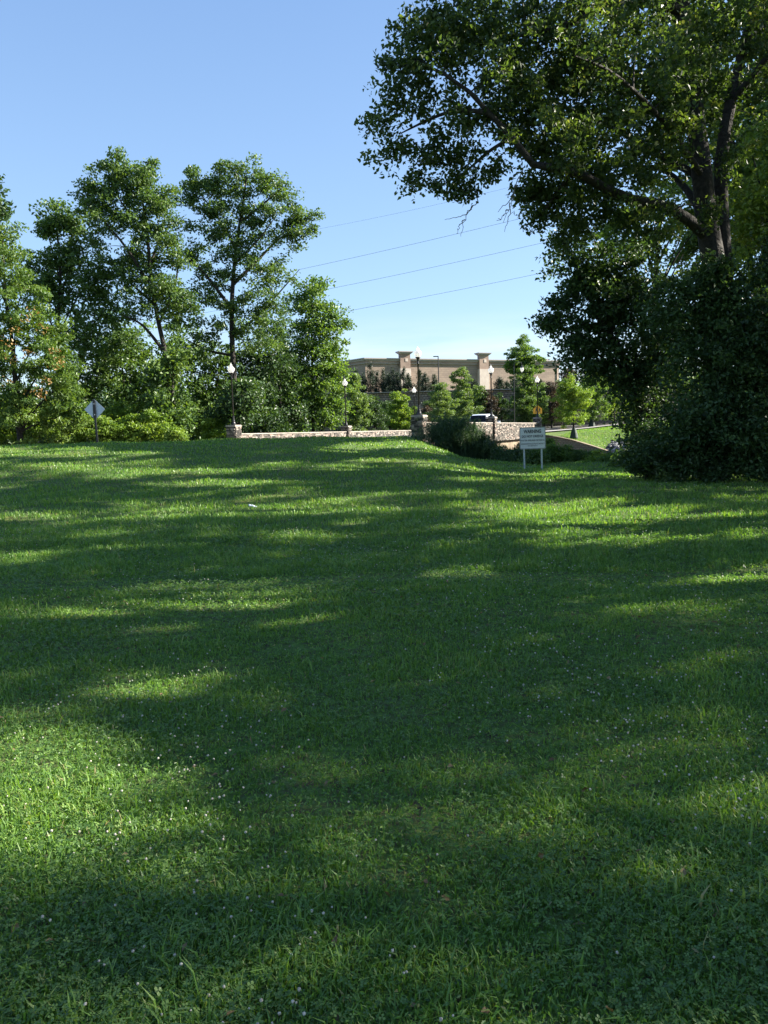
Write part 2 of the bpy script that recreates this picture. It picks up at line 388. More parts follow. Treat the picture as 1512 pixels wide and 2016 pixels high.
def brick_mat(name, c1, c2, mortar, bw, bh, ms, bump=0.3, swap=True, axis_x=(1, 0, 0)):
    m, N, L = new_mat(name)
    tc = N.new('ShaderNodeTexCoord')
    dot = N.new('ShaderNodeVectorMath'); dot.operation = 'DOT_PRODUCT'; dot.inputs[1].default_value = axis_x
    L.new(tc.outputs['Object'], dot.inputs[0])
    sp = N.new('ShaderNodeSeparateXYZ'); L.new(tc.outputs['Object'], sp.inputs[0])
    cb = N.new('ShaderNodeCombineXYZ'); L.new(dot.outputs['Value'], cb.inputs[0]); L.new(sp.outputs['Z'], cb.inputs[1])
    b = N.new('ShaderNodeTexBrick'); L.new(cb.outputs[0], b.inputs['Vector'])
    b.inputs['Color1'].default_value = (*c1, 1); b.inputs['Color2'].default_value = (*c2, 1); b.inputs['Mortar'].default_value = (*mortar, 1)
    b.inputs['Scale'].default_value = 1; b.inputs['Brick Width'].default_value = bw; b.inputs['Row Height'].default_value = bh; b.inputs['Mortar Size'].default_value = ms
    n = N.new('ShaderNodeTexNoise'); n.inputs['Scale'].default_value = 0.35; n.inputs['Detail'].default_value = 5
    mp = N.new('ShaderNodeMapping'); mp.inputs['Scale'].default_value = (0.6, 0.6, 2.5)
    L.new(tc.outputs['Object'], mp.inputs[0]); L.new(mp.outputs[0], n.inputs['Vector'])
    rr = ramp(N, [(0.3, (0.8, 0.8, 0.8)), (0.7, (1.15, 1.13, 1.1))]); L.new(n.outputs['Fac'], rr.inputs[0])
    mm = N.new('ShaderNodeMixRGB'); mm.blend_type = 'MULTIPLY'; mm.inputs['Fac'].default_value = 1
    L.new(b.outputs['Color'], mm.inputs['Color1']); L.new(rr.outputs[0], mm.inputs['Color2'])
    p = N.new('ShaderNodeBsdfPrincipled'); p.inputs['Roughness'].default_value = 0.93
    L.new(mm.outputs[0], p.inputs['Base Color'])
    bp = N.new('ShaderNodeBump'); bp.inputs['Strength'].default_value = bump; bp.invert = True; bp.inputs['Distance'].default_value = 0.03
    L.new(b.outputs['Fac'], bp.inputs['Height']); L.new(bp.outputs[0], p.inputs['Normal'])
    o = N.new('ShaderNodeOutputMaterial'); L.new(p.outputs[0], o.inputs['Surface'])
    return m

# ground: short turf over soil
def ground_mat():
    m, N, L = new_mat('turf_ground')
    tc = N.new('ShaderNodeTexCoord')
    n1 = N.new('ShaderNodeTexNoise'); n1.inputs['Scale'].default_value = 14; n1.inputs['Detail'].default_value = 8
    n2 = N.new('ShaderNodeTexNoise'); n2.inputs['Scale'].default_value = 0.55; n2.inputs['Detail'].default_value = 5
    L.new(tc.outputs['Object'], n1.inputs['Vector']); L.new(tc.outputs['Object'], n2.inputs['Vector'])
    r1 = ramp(N, [(0.3, (0.060, 0.050, 0.030)), (0.47, (0.085, 0.115, 0.034)), (0.56, (0.095, 0.15, 0.036)), (0.75, (0.145, 0.225, 0.052))])
    L.new(n1.outputs['Fac'], r1.inputs[0])
    r2 = ramp(N, [(0.36, (0.8, 0.95, 0.8)), (0.55, (1.0, 1.0, 1.0)), (0.68, (1.35, 1.15, 0.95))]); L.new(n2.outputs['Fac'], r2.inputs[0])
    mm = N.new('ShaderNodeMixRGB'); mm.blend_type = 'MULTIPLY'; mm.inputs['Fac'].default_value = 1
    L.new(r1.outputs[0], mm.inputs['Color1']); L.new(r2.outputs[0], mm.inputs['Color2'])
    # bare earth under the leaf litter near the trees and in the creek bed
    sp = N.new('ShaderNodeSeparateXYZ'); L.new(tc.outputs['Object'], sp.inputs[0])
    mr = N.new('ShaderNodeMapRange'); mr.inputs['From Min'].default_value = -1.2; mr.inputs['From Max'].default_value = -2.4
    L.new(sp.outputs['Z'], mr.inputs['Value'])
    m2 = N.new('ShaderNodeMixRGB'); m2.inputs['Color2'].default_value = (0.085, 0.065, 0.042, 1)
    L.new(mr.outputs[0], m2.inputs['Fac']); L.new(mm.outputs[0], m2.inputs['Color1'])
    p = N.new('ShaderNodeBsdfPrincipled'); p.inputs['Roughness'].default_value = 0.95; p.inputs['Specular IOR Level'].default_value = 0.15
    L.new(m2.outputs[0], p.inputs['Base Color'])
    b = N.new('ShaderNodeBump'); b.inputs['Strength'].default_value = 0.9; b.inputs['Distance'].default_value = 0.05
    L.new(n1.outputs['Fac'], b.inputs['Height']); L.new(b.outputs[0], p.inputs['Normal'])
    o = N.new('ShaderNodeOutputMaterial'); L.new(p.outputs[0], o.inputs['Surface'])
    return m
M['ground'] = ground_mat()

# ------------------------------------------------------------------ gaps cut in the tree crowns along sun rays, shaping the sunlit pools on the lawn (photo place, radii, openness)
POOLS = [(50, 1560, 200, 150, 1.0), (20, 1700, 110, 90, .9), (310, 1345, 100, 28, .95), (440, 1315, 80, 20, .8), (510, 1368, 70, 18, .7),
         (470, 1190, 90, 18, .85), (600, 1200, 70, 18, .6), (925, 1122, 80, 12, .8), (1030, 1118, 60, 8, .4), (760, 1240, 90, 16, .4), (1100, 1240, 60, 12, .45),
         (1180, 1185, 50, 10, .45), (1430, 1275, 80, 16, .3), (1330, 1305, 60, 14, .35), (1400, 1430, 90, 36, .5), (1330, 1700, 120, 36, .65), (750, 1680, 70, 50, .6),
         (1425, 1122, 75, 12, .95), (1160, 1015, 170, 22, 1.0), (1090, 1068, 60, 7, .8), (930, 1040, 90, 8, .7), (1230, 1055, 140, 10, .7), (1160, 985, 60, 7, .7),
         (1090, 1000, 120, 8, .7), (1130, 937, 130, 9, 1.0), (1420, 1015, 90, 9, .9), (1300, 1000, 60, 6, .6), (1480, 1043, 50, 8, .8),
         (900, 1068, 70, 8, .6), (590, 1055, 80, 11, .75), (540, 1090, 60, 8, .6), (750, 1003, 60, 6, .6), (640, 987, 50, 7, .6), (390, 930, 80, 9, .9),
         (560, 912, 50, 7, .6), (240, 930, 60, 8, .6), (340, 950, 60, 6, .6), (60, 1015, 90, 9, .7), (50, 1096, 60, 12, .8), (80, 1200, 120, 9, .7),
         (215, 1050, 60, 8, .5), (260, 990, 50, 6, .5), (470, 952, 50, 5, .7), (100, 884, 120, 4, .7), (240, 890, 100, 4, .6), (150, 920, 90, 5, .5),
         (690, 880, 70, 6, 1.0), (780, 872, 110, 9, 1.0), (850, 880, 70, 10, .9), (800, 905, 60, 5, .7), (900, 925, 70, 6, .7), (950, 940, 70, 5, .8), (730, 905, 60, 4, .6), (660, 912, 50, 4, .6), (870, 915, 60, 5, .7),
         (560, 930, 40, 4, .6), (620, 960, 60, 5, .5), (860, 965, 50, 5, .5), (960, 1010, 60, 6, .6), (1060, 1040, 80, 6, .6), (1000, 955, 60, 4, .5),
         (180, 1140, 50, 7, .4), (680, 1120, 60, 8, .35), (1200, 960, 60, 4, .5), (820, 1310, 90, 18, .3), (1240, 1420, 60, 20, .3), (230, 1900, 120, 30, .35), (640, 1480, 80, 25, .3)]
_rp = np.random.RandomState(77)
for _ in range(60):
    _y = 885 + 330 * _rp.rand() ** 1.5
    POOLS.append((_rp.uniform(0, 1250), _y, _rp.uniform(12, 34), _rp.uniform(1.3, 2.8) * (1 + (_y - 885) / 140), _rp.uniform(.35, .9)))
def openness(P):
    """how open the canopy is along the sun ray from P down to the lawn"""
    g = P - SDIR * ((P[:, 2:3] - 0.3) / SDIR[2])
    hz = height(g[:, 0], g[:, 1])
    g = P - SDIR * ((P[:, 2] - hz - 0.05) / SDIR[2])[:, None]
    px, py, z = proj(g)
    w = np.zeros(len(P))
    ok = (z > 0.5)
    for (cx, cy, rx, ry, k) in POOLS:
        q = ((px - cx) / rx) ** 2 + ((py - cy) / ry) ** 2
        w = np.maximum(w, np.where(ok, k ** (.4 if cy > 1130 else .75) * np.sqrt(np.clip(1.55 - q, 0, 1)), 0))
    return w

# ------------------------------------------------------------------ foliage
def leaf_quads(C, L, W, rs, up=0.6, fold=0.2, droop=0.0):
    n = len(C)
    nrm = rs.normal(size=(n, 3)) * 0.75 + np.array([0, 0, up]); nrm /= np.linalg.norm(nrm, axis=1, keepdims=True)
    a = rs.normal(size=(n, 3)) - np.array([0, 0, droop])
    b = np.cross(nrm, a); b /= np.linalg.norm(b, axis=1, keepdims=True) + 1e-9
    a = np.cross(b, nrm)
    L = (L * rs.uniform(0.65, 1.3, n))[:, None]; W = (W * rs.uniform(0.7, 1.25, n))[:, None]
    v0 = C - a * L * 0.5; v2 = C + a * L * 0.5
    v1 = C + b * W * 0.5 + nrm * W * fold + a * L * 0.08; v3 = C - b * W * 0.5 + nrm * W * fold + a * L * 0.08
    V = np.stack([v0, v1, v2, v3], 1).reshape(-1, 3)
    return V, np.arange(4 * n, dtype=np.int32).reshape(-1, 4)

def grow(root, limbs, lobes, leaf=0.25, asp=0.6, cr=0.8, per=60, dens=1.0, mat='wood', bark='bark', seed=1, prune=0.0,
         up=0.6, droop=0.3, flat=0.6, twig=True, crown_name='crown', trunk_name='trunk', extra=None, sides=9, shell=2.4, tr=1.0):
    """trunk and limbs from polylines, twigs out to leaf clumps spread through the lobes (centre, radii(3), clump count)"""
    rs = np.random.RandomState(seed)
    centers = []
    for (c, r, n) in lobes:
        c = np.asarray(c, float); r = np.asarray(r, float)
        d = rs.normal(size=(n, 3)); d /= np.linalg.norm(d, axis=1, keepdims=True)
        rad = rs.rand(n, 1) ** (1 / shell)
        # the lobe's own uneven outline
        ph = rs.rand(6) * 6.28
        wob = 1 + 0.18 * np.sin(3 * np.arctan2(d[:, 1], d[:, 0]) + ph[0]) + 0.15 * np.sin(4 * d[:, 2] * 2 + ph[1])
        centers.append(c + d * rad * r * wob[:, None])
    Cc = np.concatenate(centers)
    if prune > .6: Cc = Cc[openness(Cc) * prune < .55]
    gz = height(Cc[:, 0], Cc[:, 1]) + 0.15
    Cc[:, 2] = np.maximum(Cc[:, 2], gz)
    LP = [resample(p, 14) for (p, r0, r1) in limbs]
    LR = [np.linspace(1, 0, 14) ** 0.8 * (r0 - r1) + r1 for (p, r0, r1) in limbs]
    V, Q = [], []; off = 0
    if LP:
        for p, r in zip(LP, LR):
            p = p.copy()
            wig = np.stack([np.sin(np.arange(14) * 1.7 + rs.rand() * 6), np.sin(np.arange(14) * 1.3 + rs.rand() * 6), np.zeros(14)], 1) * np.minimum(r, 0.12)[:, None] * 0.35
            wig[0] = 0
            p += wig
        v, q = tube_arrays(np.array(LP), np.array(LR), sides)
        V.append(v); Q.append(q); off = len(v)
        nodes = np.concatenate(LP); nr = np.concatenate(LR)
        if twig:
            base = LP[0][0]
            keep = np.ones(len(nodes), bool); keep[:4] = False
            nodes, nr = nodes[keep], nr[keep]
            order = np.argsort(np.min(((Cc[:, None, :] - nodes[None, ::3, :]) ** 2).sum(2), axis=1))
            K = 6; TP = []; TR = []
            cap = len(Cc) + 5
            NB = np.zeros((len(nodes) + 3 * cap, 3)); NR = np.zeros(len(NB)); m = len(nodes)
            NB[:m] = nodes; NR[:m] = nr
            for i in order:
                c = Cc[i]
                dd = ((NB[:m] - c) ** 2).sum(1) * (1 + 2.0 * (NB[:m, 2] > c[2] + 0.3))
                j = int(np.argmin(dd)); a = NB[j]; ln = math.sqrt(((c - a) ** 2).sum())
                if ln < 0.05: continue
                t = np.linspace(0, 1, K)[:, None]
                mid = (a + c) / 2 + np.array([rs.normal() * 0.12, rs.normal() * 0.12, 0.14 + rs.normal() * .06]) * ln
                P = (1 - t) ** 2 * a + 2 * t * (1 - t) * mid + t ** 2 * c
                r0 = min(NR[j] * 0.75, (0.010 + 0.013 * ln) * tr); r1 = min(r0, 0.006 * tr)
                R = np.linspace(r0, r1, K)
                TP.append(P); TR.append(R)
                NB[m:m + 3] = P[[2, 3, 5]]; NR[m:m + 3] = R[[2, 3, 5]]; m += 3
            if TP:
                v, q = tube_arrays(np.array(TP), np.array(TR), 4)
                V.append(v); Q.append(q + off)
        mesh_obj(trunk_name, np.concatenate(V), np.concatenate(Q), M[bark], root, smooth=True)
    # leaves
    n = int(per * dens)
    cs = rs.uniform(0.7, 1.3, len(Cc))
    G = rs.normal(size=(len(Cc), n, 3)); G /= np.linalg.norm(G, axis=2, keepdims=True)
    G *= rs.rand(len(Cc), n, 1) ** 0.5
    G[:, :, 2] *= flat
    C = Cc[:, None, :] + G * cr * cs[:, None, None]
    cl = np.repeat(rs.rand(len(Cc)), n)
    C = C.reshape(-1, 3)
    ok = C[:, 2] > height(C[:, 0], C[:, 1]) + 0.03
    if prune:
        ok &= rs.rand(len(C)) > openness(C) * prune
    C, cl = C[ok], cl[ok]
    v, q = leaf_quads(C, leaf, leaf * asp, rs, up=up, droop=droop)
    rnd = np.clip(0.55 * rs.rand(len(C)) + 0.45 * cl, 0, 1)
    mesh_obj(crown_name, v, q, M[mat], root, rnd)
    return Cc

def PL(px, py, rpx, d, n, kd=1.0, ry=None, dd=0.0):
    """a crown lobe seen at photo pixel (px, py) with apparent radius rpx at depth d"""
    r = rpx / F_PX * d
    r2 = r if ry is None else ry / F_PX * d
    return (at(px, py, d + dd), (r, r * kd, r2), n)
def foot(px, d):
    p = at(px, 860, d)
    return np.array([p[0], p[1], H(p[0], p[1])])

# ------------------------------------------------------------------ terrain, water, road
def build_ground():
    xs = np.unique(np.round(np.concatenate([np.linspace(-2500, -200, 14), np.linspace(-200, -50, 30), np.linspace(-50, 50, 201), np.linspace(50, 200, 30), np.linspace(200, 2500, 14)]), 3))
    ys = np.unique(np.round(np.concatenate([np.linspace(-400, -10, 12), np.linspace(-10, 114.5, 250), np.linspace(114.5, 116.5, 11), np.linspace(117, 240, 40), np.linspace(260, 3500, 20)]), 3))
    X, Y = np.meshgrid(xs, ys); Z = height(X, Y)
    V = np.stack([X, Y, Z], -1).reshape(-1, 3)
    idx = np.arange(len(V)).reshape(X.shape)
    Q = np.stack([idx[:-1, :-1], idx[:-1, 1:], idx[1:, 1:], idx[1:, :-1]], -1).reshape(-1, 4)
    o = mesh_obj('ground', V, Q, M['ground'], smooth=True)
    tag(o, kind='structure')
build_ground()

def water():
    pts = []
    for s, t in ((10, -70), (24, -70), (24, 80), (10, 80)): pts.append(BR(s, t, -3.3))
    m, N, L = new_mat('creek_water')
    p = N.new('ShaderNodeBsdfPrincipled'); p.inputs['Base Color'].default_value = (0.03, 0.035, 0.025, 1); p.inputs['Roughness'].default_value = 0.08
    n = N.new('ShaderNodeTexNoise'); n.inputs['Scale'].default_value = 3
    b = N.new('ShaderNodeBump'); b.inputs['Strength'].default_value = 0.15
    L.new(n.outputs['Fac'], b.inputs['Height']); L.new(b.outputs[0], p.inputs['Normal'])
    o = N.new('ShaderNodeOutputMaterial'); L.new(p.outputs[0], o.inputs['Surface'])
    w = mesh_obj('water', np.array(pts), np.array([[0, 1, 2, 3]]), m); tag(w, kind='structure')
water()

def strip(path, half0, half1, dz, name, mat, zfix=None, z_on=None):
    """a road-like sheet along a centre path, between offsets half0..half1 to its right"""
    P = np.asarray(path, float); T = np.gradient(P, axis=0); T /= np.linalg.norm(T, axis=1, keepdims=True)
    Nn = np.stack([T[:, 1], -T[:, 0]], 1)
    offs = np.linspace(half0, half1, 12 if abs(half1 - half0) > 3 else 3)
    V = []
    for o_ in offs:
        q = P + Nn * o_
        s = (q[:, 0] - BP[0]) * BU[0] + (q[:, 1] - BP[1]) * BU[1]
        z = height(q[:, 0], q[:, 1])
        z = np.where((s > 1.0) & (s < 34), DECK - 0.02, np.maximum(z, -5)) + dz
        V.append(np.column_stack([q, z]))
    V = np.array(V); K, n = V.shape[0], V.shape[1]
    idx = np.arange(K * n).reshape(K, n)
    Q = np.stack([idx[:-1, :-1], idx[:-1, 1:], idx[1:, 1:], idx[1:, :-1]], -1).reshape(-1, 4)
    o = mesh_obj(name, V.reshape(-1, 3), Q, mat, smooth=True)
    return tag(o, kind='structure')
_path = []
c0 = BP + BN * -7.2
ang = math.atan2(BU[1], BU[0])
# integrate backwards from the bridge start
p = c0 - BU * 2; back = [p.copy()]
for i in range(1, 16):
    th = ang * (1 - i / 15); p = p - np.array([math.cos(th), math.sin(th)]) * (ang * 9 / 15); back.append(p.copy())
for i in range(12): p = p - np.array([3.0, 0]); back.append(p.copy())
_path = back[::-1] + [c0 + BU * s for s in np.arange(-1, 44, 1.5)]
p = _path[-1].copy()
for i in range(1, 21):
    th = ang * (1 - i / 20); p = p + np.array([math.cos(th), math.sin(th)]) * (ang * 26 / 20); _path.append(p.copy())
for i in range(20): p = p + np.array([3.0, 0]); _path.append(p.copy())
strip(_path, -5.0, 5.0, 0.05, 'road', M['asphalt'])
strip(_path, -6.9, -5.0, 0.17, 'pavement', M['sidewalk'])
strip([q for q in _path if q[0] > -4.4], 5.0, 6.7, 0.17, 'pavement', M['sidewalk'])
strip(_path, -0.22, -0.10, 0.056, 'road_marking', M['paint_yellow'])
strip(_path, 0.10, 0.22, 0.056, 'road_marking', M['paint_yellow'])

# ------------------------------------------------------------------ ledgestone
def stone_face(rs, O, X, Z, N, L, Hh, V, Q, A, rmin=.07, rmax=.15, lmin=.16, lmax=.55):
    z = 0.0
    while z < Hh - 0.02:
        rh = min(rs.uniform(rmin, rmax), Hh - z); x = -rs.uniform(0, 0.2)
        while x < L:
            ln = rs.uniform(lmin, lmax); x0 = max(x, 0); x1 = min(x + ln, L)
            if x1 - x0 > 0.03:
                pr = rs.uniform(0.015, 0.075); g = 0.006
                cs = []
                for (dx, dz) in ((x0 + g, z + g), (x1 - g, z + g), (x1 - g, z + rh - g), (x0 + g, z + rh - g)):
                    cs.append(O + X * dx + Z * dz)
                j = lambda: rs.uniform(-.008, .008)
                fr = [c + N * (pr + j()) + Z * j() for c in cs]
                k = len(V); V.extend(cs + fr)
                Q.extend([(k + 4, k + 5, k + 6, k + 7), (k, k + 1, k + 5, k + 4), (k + 1, k + 2, k + 6, k + 5), (k + 2, k + 3, k + 7, k + 6), (k + 3, k, k + 4, k + 7)])
                A.extend([rs.rand()] * 5)
            x += ln
        z += rh
def stones(name, faces, parent, seed=1, **kw):
    rs = np.random.RandomState(seed); V, Q, A = [], [], []
    for (O, X, Z, N, L, Hh) in faces:
        stone_face(rs, *(np.asarray(a, float) for a in (O, X, Z, N)), L, Hh, V, Q, A, **kw)
    return mesh_obj(name, np.array(V), np.array(Q), M['stone'], parent, A)
U3 = np.array([BU[0], BU[1], 0]); N3 = np.array([BN[0], BN[1], 0]); Z3 = np.array([0, 0, 1.0])
def parapet(t, s0, s1, zb, zt0, zt1, name, label, piers, seed):
    root = empty(name, BR(s0, t, zb)); tag(root, label, 'stone wall')
    L = s1 - s0; th = 0.36
    slope = (zt1 - zt0) / L
    zt = min(zt0, zt1)
    b = MB(); b.box(BR((s0 + s1) / 2, t, (zb + zt) / 2 - 0.01), (L, th, zt - zb - 0.02), U3, N3, Z3); b.build('wall_core', M['mortar'], root)
    stones('stone_facing', [(BR(s0, t + th / 2, zb), U3, Z3, N3, L, zt - zb), (BR(s1, t - th / 2, zb), -U3, Z3, -N3, L, zt - zb)], root, seed)
    c = MB()
    x = s0
    rs = np.random.RandomState(seed)
    while x < s1 - 0.05:
        ln = min(rs.uniform(0.8, 1.3), s1 - x)
        c.box(BR(x + ln / 2, t, zt + 0.045 + rs.uniform(-.004, .004)), (ln - 0.012, th + 0.13, 0.07), U3, N3, Z3)
        x += ln
    c.build('coping', M['coping'], root)
    for (s, pz0, pz1, w) in piers:
        fs = []
        h2 = w / 2
        fs.append((BR(s - h2, t - h2, pz0), N3, Z3, -U3, w, pz1 - pz0)); fs.append((BR(s + h2, t + h2, pz0), -N3, Z3, U3, w, pz1 - pz0))
        fs.append((BR(s - h2, t + h2, pz0), U3, Z3, N3, w, pz1 - pz0)); fs.append((BR(s + h2, t - h2, pz0), -U3, Z3, -N3, w, pz1 - pz0))
        pr = stones('pier', fs, root, seed + int(s * 3) + 5, lmin=.14, lmax=.42)
        b = MB(); b.box(BR(s, t, (pz0 + pz1) / 2), (w - .01, w - .01, pz1 - pz0 - .01), U3, N3, Z3); b.build('pier_core', M['mortar'], pr)
        b = MB(); b.box(BR(s, t, pz1 + 0.05), (w + .10, w + .10, 0.09), U3, N3, Z3); b.box(BR(s, t, pz1 + 0.115), (w + .02, w + .02, 0.03), U3, N3, Z3); b.build('pier_cap', M['coping'], pr)
    return root
PZ = {0: 2.58, 17.6: 2.6, 36: 2.7}
parapet(0.0, 0.4, 35.6, 0.62, 2.16, 2.16, 'stone_parapet', 'tall tan ledgestone parapet on the near side of the bridge, partly behind the reed clump',
        [(0, 0.75, PZ[0], .78), (17.6, 0.62, PZ[17.6], .74), (36, 0.2, PZ[36], .74)], 11)
FZ = {-0.5: 2.32, 18: 2.22, 36: 2.24}
parapet(-14.4, -0.1, 35.6, 0.75, 1.74, 1.74, 'stone_parapet', 'long low ledgestone wall behind the lawn crest, left of the tallest lamp',
        [(-0.5, 0.8, FZ[-0.5], .74), (18, 0.7, FZ[18], .74), (36, 0.7, FZ[36], .74)], 23)

# bridge
def bridge():
    root = empty('bridge', BR(18, -7.2, -3.5)); tag(root, 'tan concrete road bridge over the creek behind the warning sign', 'bridge')
    b = MB(); b.box(BR(17.5, -7.2, DECK - 0.33), (33.4, 14.3, 0.5), U3, N3, Z3); b.build('deck', M['concrete'], root)
    for t in (-0.42, -3.5, -7.2, -10.9, -14.3):
        b = MB(); b.box(BR(17.5, t, 0.16), (30.6, 0.5, 0.78), U3, N3, Z3); b.box(BR(17.5, t, -0.16 - 0.1), (30.6, 0.72, 0.16), U3, N3, Z3); b.build('girder', M['concrete'], root)
    for s in (1.4, 33.6):
        b = MB(); b.box(BR(s, -7.2, -1.65), (1.4, 14.9, 4.4), U3, N3, Z3); b.build('abutment', M['concrete'], root)
    for s in (12, 24):
        b = MB()
        for t in (-2, -7.2, -12.4): b.lathe(BR(s, t, -4), [(0.4, 0), (0.4, 3.3)], 14)
        b.box(BR(s, -7.2, -0.55), (0.9, 12.8, 0.42), U3, N3, Z3); b.build('pier_bent', M['concrete'], root)
bridge()
# wing wall on the far bank
def wing():
    A = BR(35.5, 0.9, 0)[:2]; d = np.array([0.72, -0.69]); d /= np.linalg.norm(d)
    A3 = np.array([A[0], A[1], 0]); X = np.array([d[0], d[1], 0]); Y = np.array([-d[1], d[0], 0])
    root = empty('retaining_wall', (A[0], A[1], -2.5)); tag(root, 'low tan block wing wall holding the far creek bank, beside the bridge end', 'retaining wall')
    b = MB()
    n = 15; L = 7.3
    m = brick_mat('wing_block', (0.17, 0.155, 0.125), (0.24, 0.215, 0.17), (0.08, 0.075, 0.06), 0.42, 0.2, 0.02, axis_x=tuple(X))
    pts = [(0, -3.2), (L, -3.2), (L, -0.9), (L * .75, -0.35), (L * .45, 0.25), (L * .2, 0.62), (0, 0.8)]
    b.prism(pts, A3, X, Z3, Y, 0.4)
    b.build('wall', m, root)
    c = MB()
    tp = pts[2:]
    for (x1, z1), (x0, z0) in zip(tp[:-1], tp[1:]):
        q0, q1 = A3 + X * x0 + Z3 * z0 + Y * .2, A3 + X * x1 + Z3 * z1 + Y * .2
        D = q1 - q0; ln = np.linalg.norm(D); D /= ln
        c.box((q0 + q1) / 2 + Z3 * .05, (ln, .5, .1), D, Y, np.cross(D, Y))
    c.build('coping', M['concrete'], root)
wing()

# ------------------------------------------------------------------ street lamps
def make_lamp(loc, h=4.4):
    root = empty('street_lamp', loc)
    b = MB(); L = loc
    b.lathe(L, [(0.19, 0), (0.19, .05), (0.15, .09), (0.14, .16), (0.11, .22), (0.12, .30), (0.085, .36), (0.075, .55), (0.09, .57), (0.09, .61), (0.065, .64)], 14)
    b.build('lamp_base', M['black_metal'], root, smooth=False)
    b = MB(); b.lathe(L, [(0.06, .6), (0.05, h - 1.05), (0.07, h - 1.04), (0.07, h - 1.0), (0.05, h - 0.99), (0.055, h - .85)], 12)
    b.build('post', M['black_metal'], root, smooth=True)
    b = MB(); b.lathe(L, [(0.055, h - .86), (0.085, h - .82), (0.075, h - .78), (0.10, h - .72), (0.17, h - .66), (0.17, h - .62), (0.15, h - .61)], 16)
    b.build('fitter', M['black_metal'], root, smooth=True)
    b = MB(); b.lathe(L, [(0.13, h - .61), (0.18, h - .56), (0.235, h - .46), (0.25, h - .38), (0.24, h - .30), (0.19, h - .22), (0.11, h - .16), (0.075, h - .14), (0.075, h - .12), (0.095, h - .10), (0.10, h - .07), (0.075, h - .03), (0.03, h - .015)], 20)
    b.build('globe', M['globe'], root, smooth=True)
    b = MB(); b.lathe(L, [(0.03, h - .02), (0.045, h + .0), (0.04, h + .03), (0.015, h + .05), (0.01, h + .09), (0.003, h + .12)], 12)
    b.build('finial', M['globe'], root, smooth=True)
    return root
def copy_tree(o, parent=None):
    c = o.copy(); COL.objects.link(c)
    if parent is not None: c.parent = parent
    for ch in list(o.children): copy_tree(ch, c)
    return c
spots = [(0, 0, PZ[0] + .13, 'tallest black street lamp with white acorn globe, on the pier left of the reeds', 1.0),
         (17.6, 0, PZ[17.6] + .13, 'black street lamp with white acorn globe on the pier beside the white van', 1.0),
         (36, 0, PZ[36] + .13, 'black street lamp with white acorn globe on the pier beside the yellow school sign', 1.0),
         (-0.5, -14.4, FZ[-0.5] + .13, 'leftmost black street lamp with white acorn globe, against the dark woods', 1.0),
         (18, -14.4, FZ[18] + .13, 'black street lamp with white globe midway along the low wall before a pale green tree', 1.0),
         (36, -14.4, FZ[36] + .13, 'smallest white globe street lamp, seen just left of the tallest lamp', 1.0)]
lamp0 = None
for (s, t, z, lab, k) in spots:
    if lamp0 is None: lamp0 = make_lamp(BR(s, t, z)); o = lamp0
    else:
        o = copy_tree(lamp0); o.location = tuple(BR(s, t, z))
    tag(o, lab, 'street lamp', 'globe street lamps on the bridge piers')

# shepherd's crook lamp beyond the bridge
def crook():
    f = foot(1013, 100); root = empty('crook_street_lamp', f)
    tag(root, 'tall black crook street lamp with hanging white globe before the conical tree', 'street lamp')
    top = at(1012, 722, 100)[2]; h = top - f[2]
    b = MB(); b.lathe(f, [(0.2, 0), (0.2, .1), (.12, .5), (0.07, .7), (0.05, h)], 12); b.build('post', M['black_metal'], root)
    pts = [f + [0, 0, h - .1], f + [0.05, 0, h + .35], f + [0.35, 0, h + .62], f + [0.75, 0, h + .6], f + [1.0, 0, h + .35], f + [1.03, 0, h + .1]]
    b = MB(); b.tube(resample(pts, 16), 0.035, 8); b.build('crook_arm', M['black_metal'], root)
    g = f + [1.03, 0, h - .75]
    b = MB(); b.lathe(g, [(.05, .86), (.07, .8), (.2, .68), (.22, .6), (.2, .58)][::-1], 14); b.build('lamp_hood', M['black_metal'], root)
    b = MB(); b.lathe(g, [(.02, 0), (.12, .08), (.2, .25), (.23, .42), (.2, .575)], 16); b.build('globe', M['globe'], root, smooth=True)
crook()
def parking_pole(px, ytop, d, lab, side):
    f = foot(px, d); top = at(px, ytop, d)[2]; h = top - f[2]
    root = empty('parking_lot_light', f); tag(root, lab, 'light pole', 'tall lot lights on the hill')
    b = MB(); b.lathe(f, [(.3, 0), (.3, .7), (.12, .71), (.085, h)], 10); b.build('pole', M['black_metal'] if side else M['galv'], root)
    for q in ((-1,) if side else (-1, 1)):
        b = MB(); b.box(f + np.array([q * .45, 0, h - .05]), (.9, .4, .14)); b.build('light_head', M['black_metal'] if side else M['galv'], root)
parking_pole(865.5, 701, 142, 'thin dark lot light pole with one head before the tan store wall', 1)
parking_pole(1101, 712, 175, 'thin grey lot light pole with double head past the right end of the store', 0)

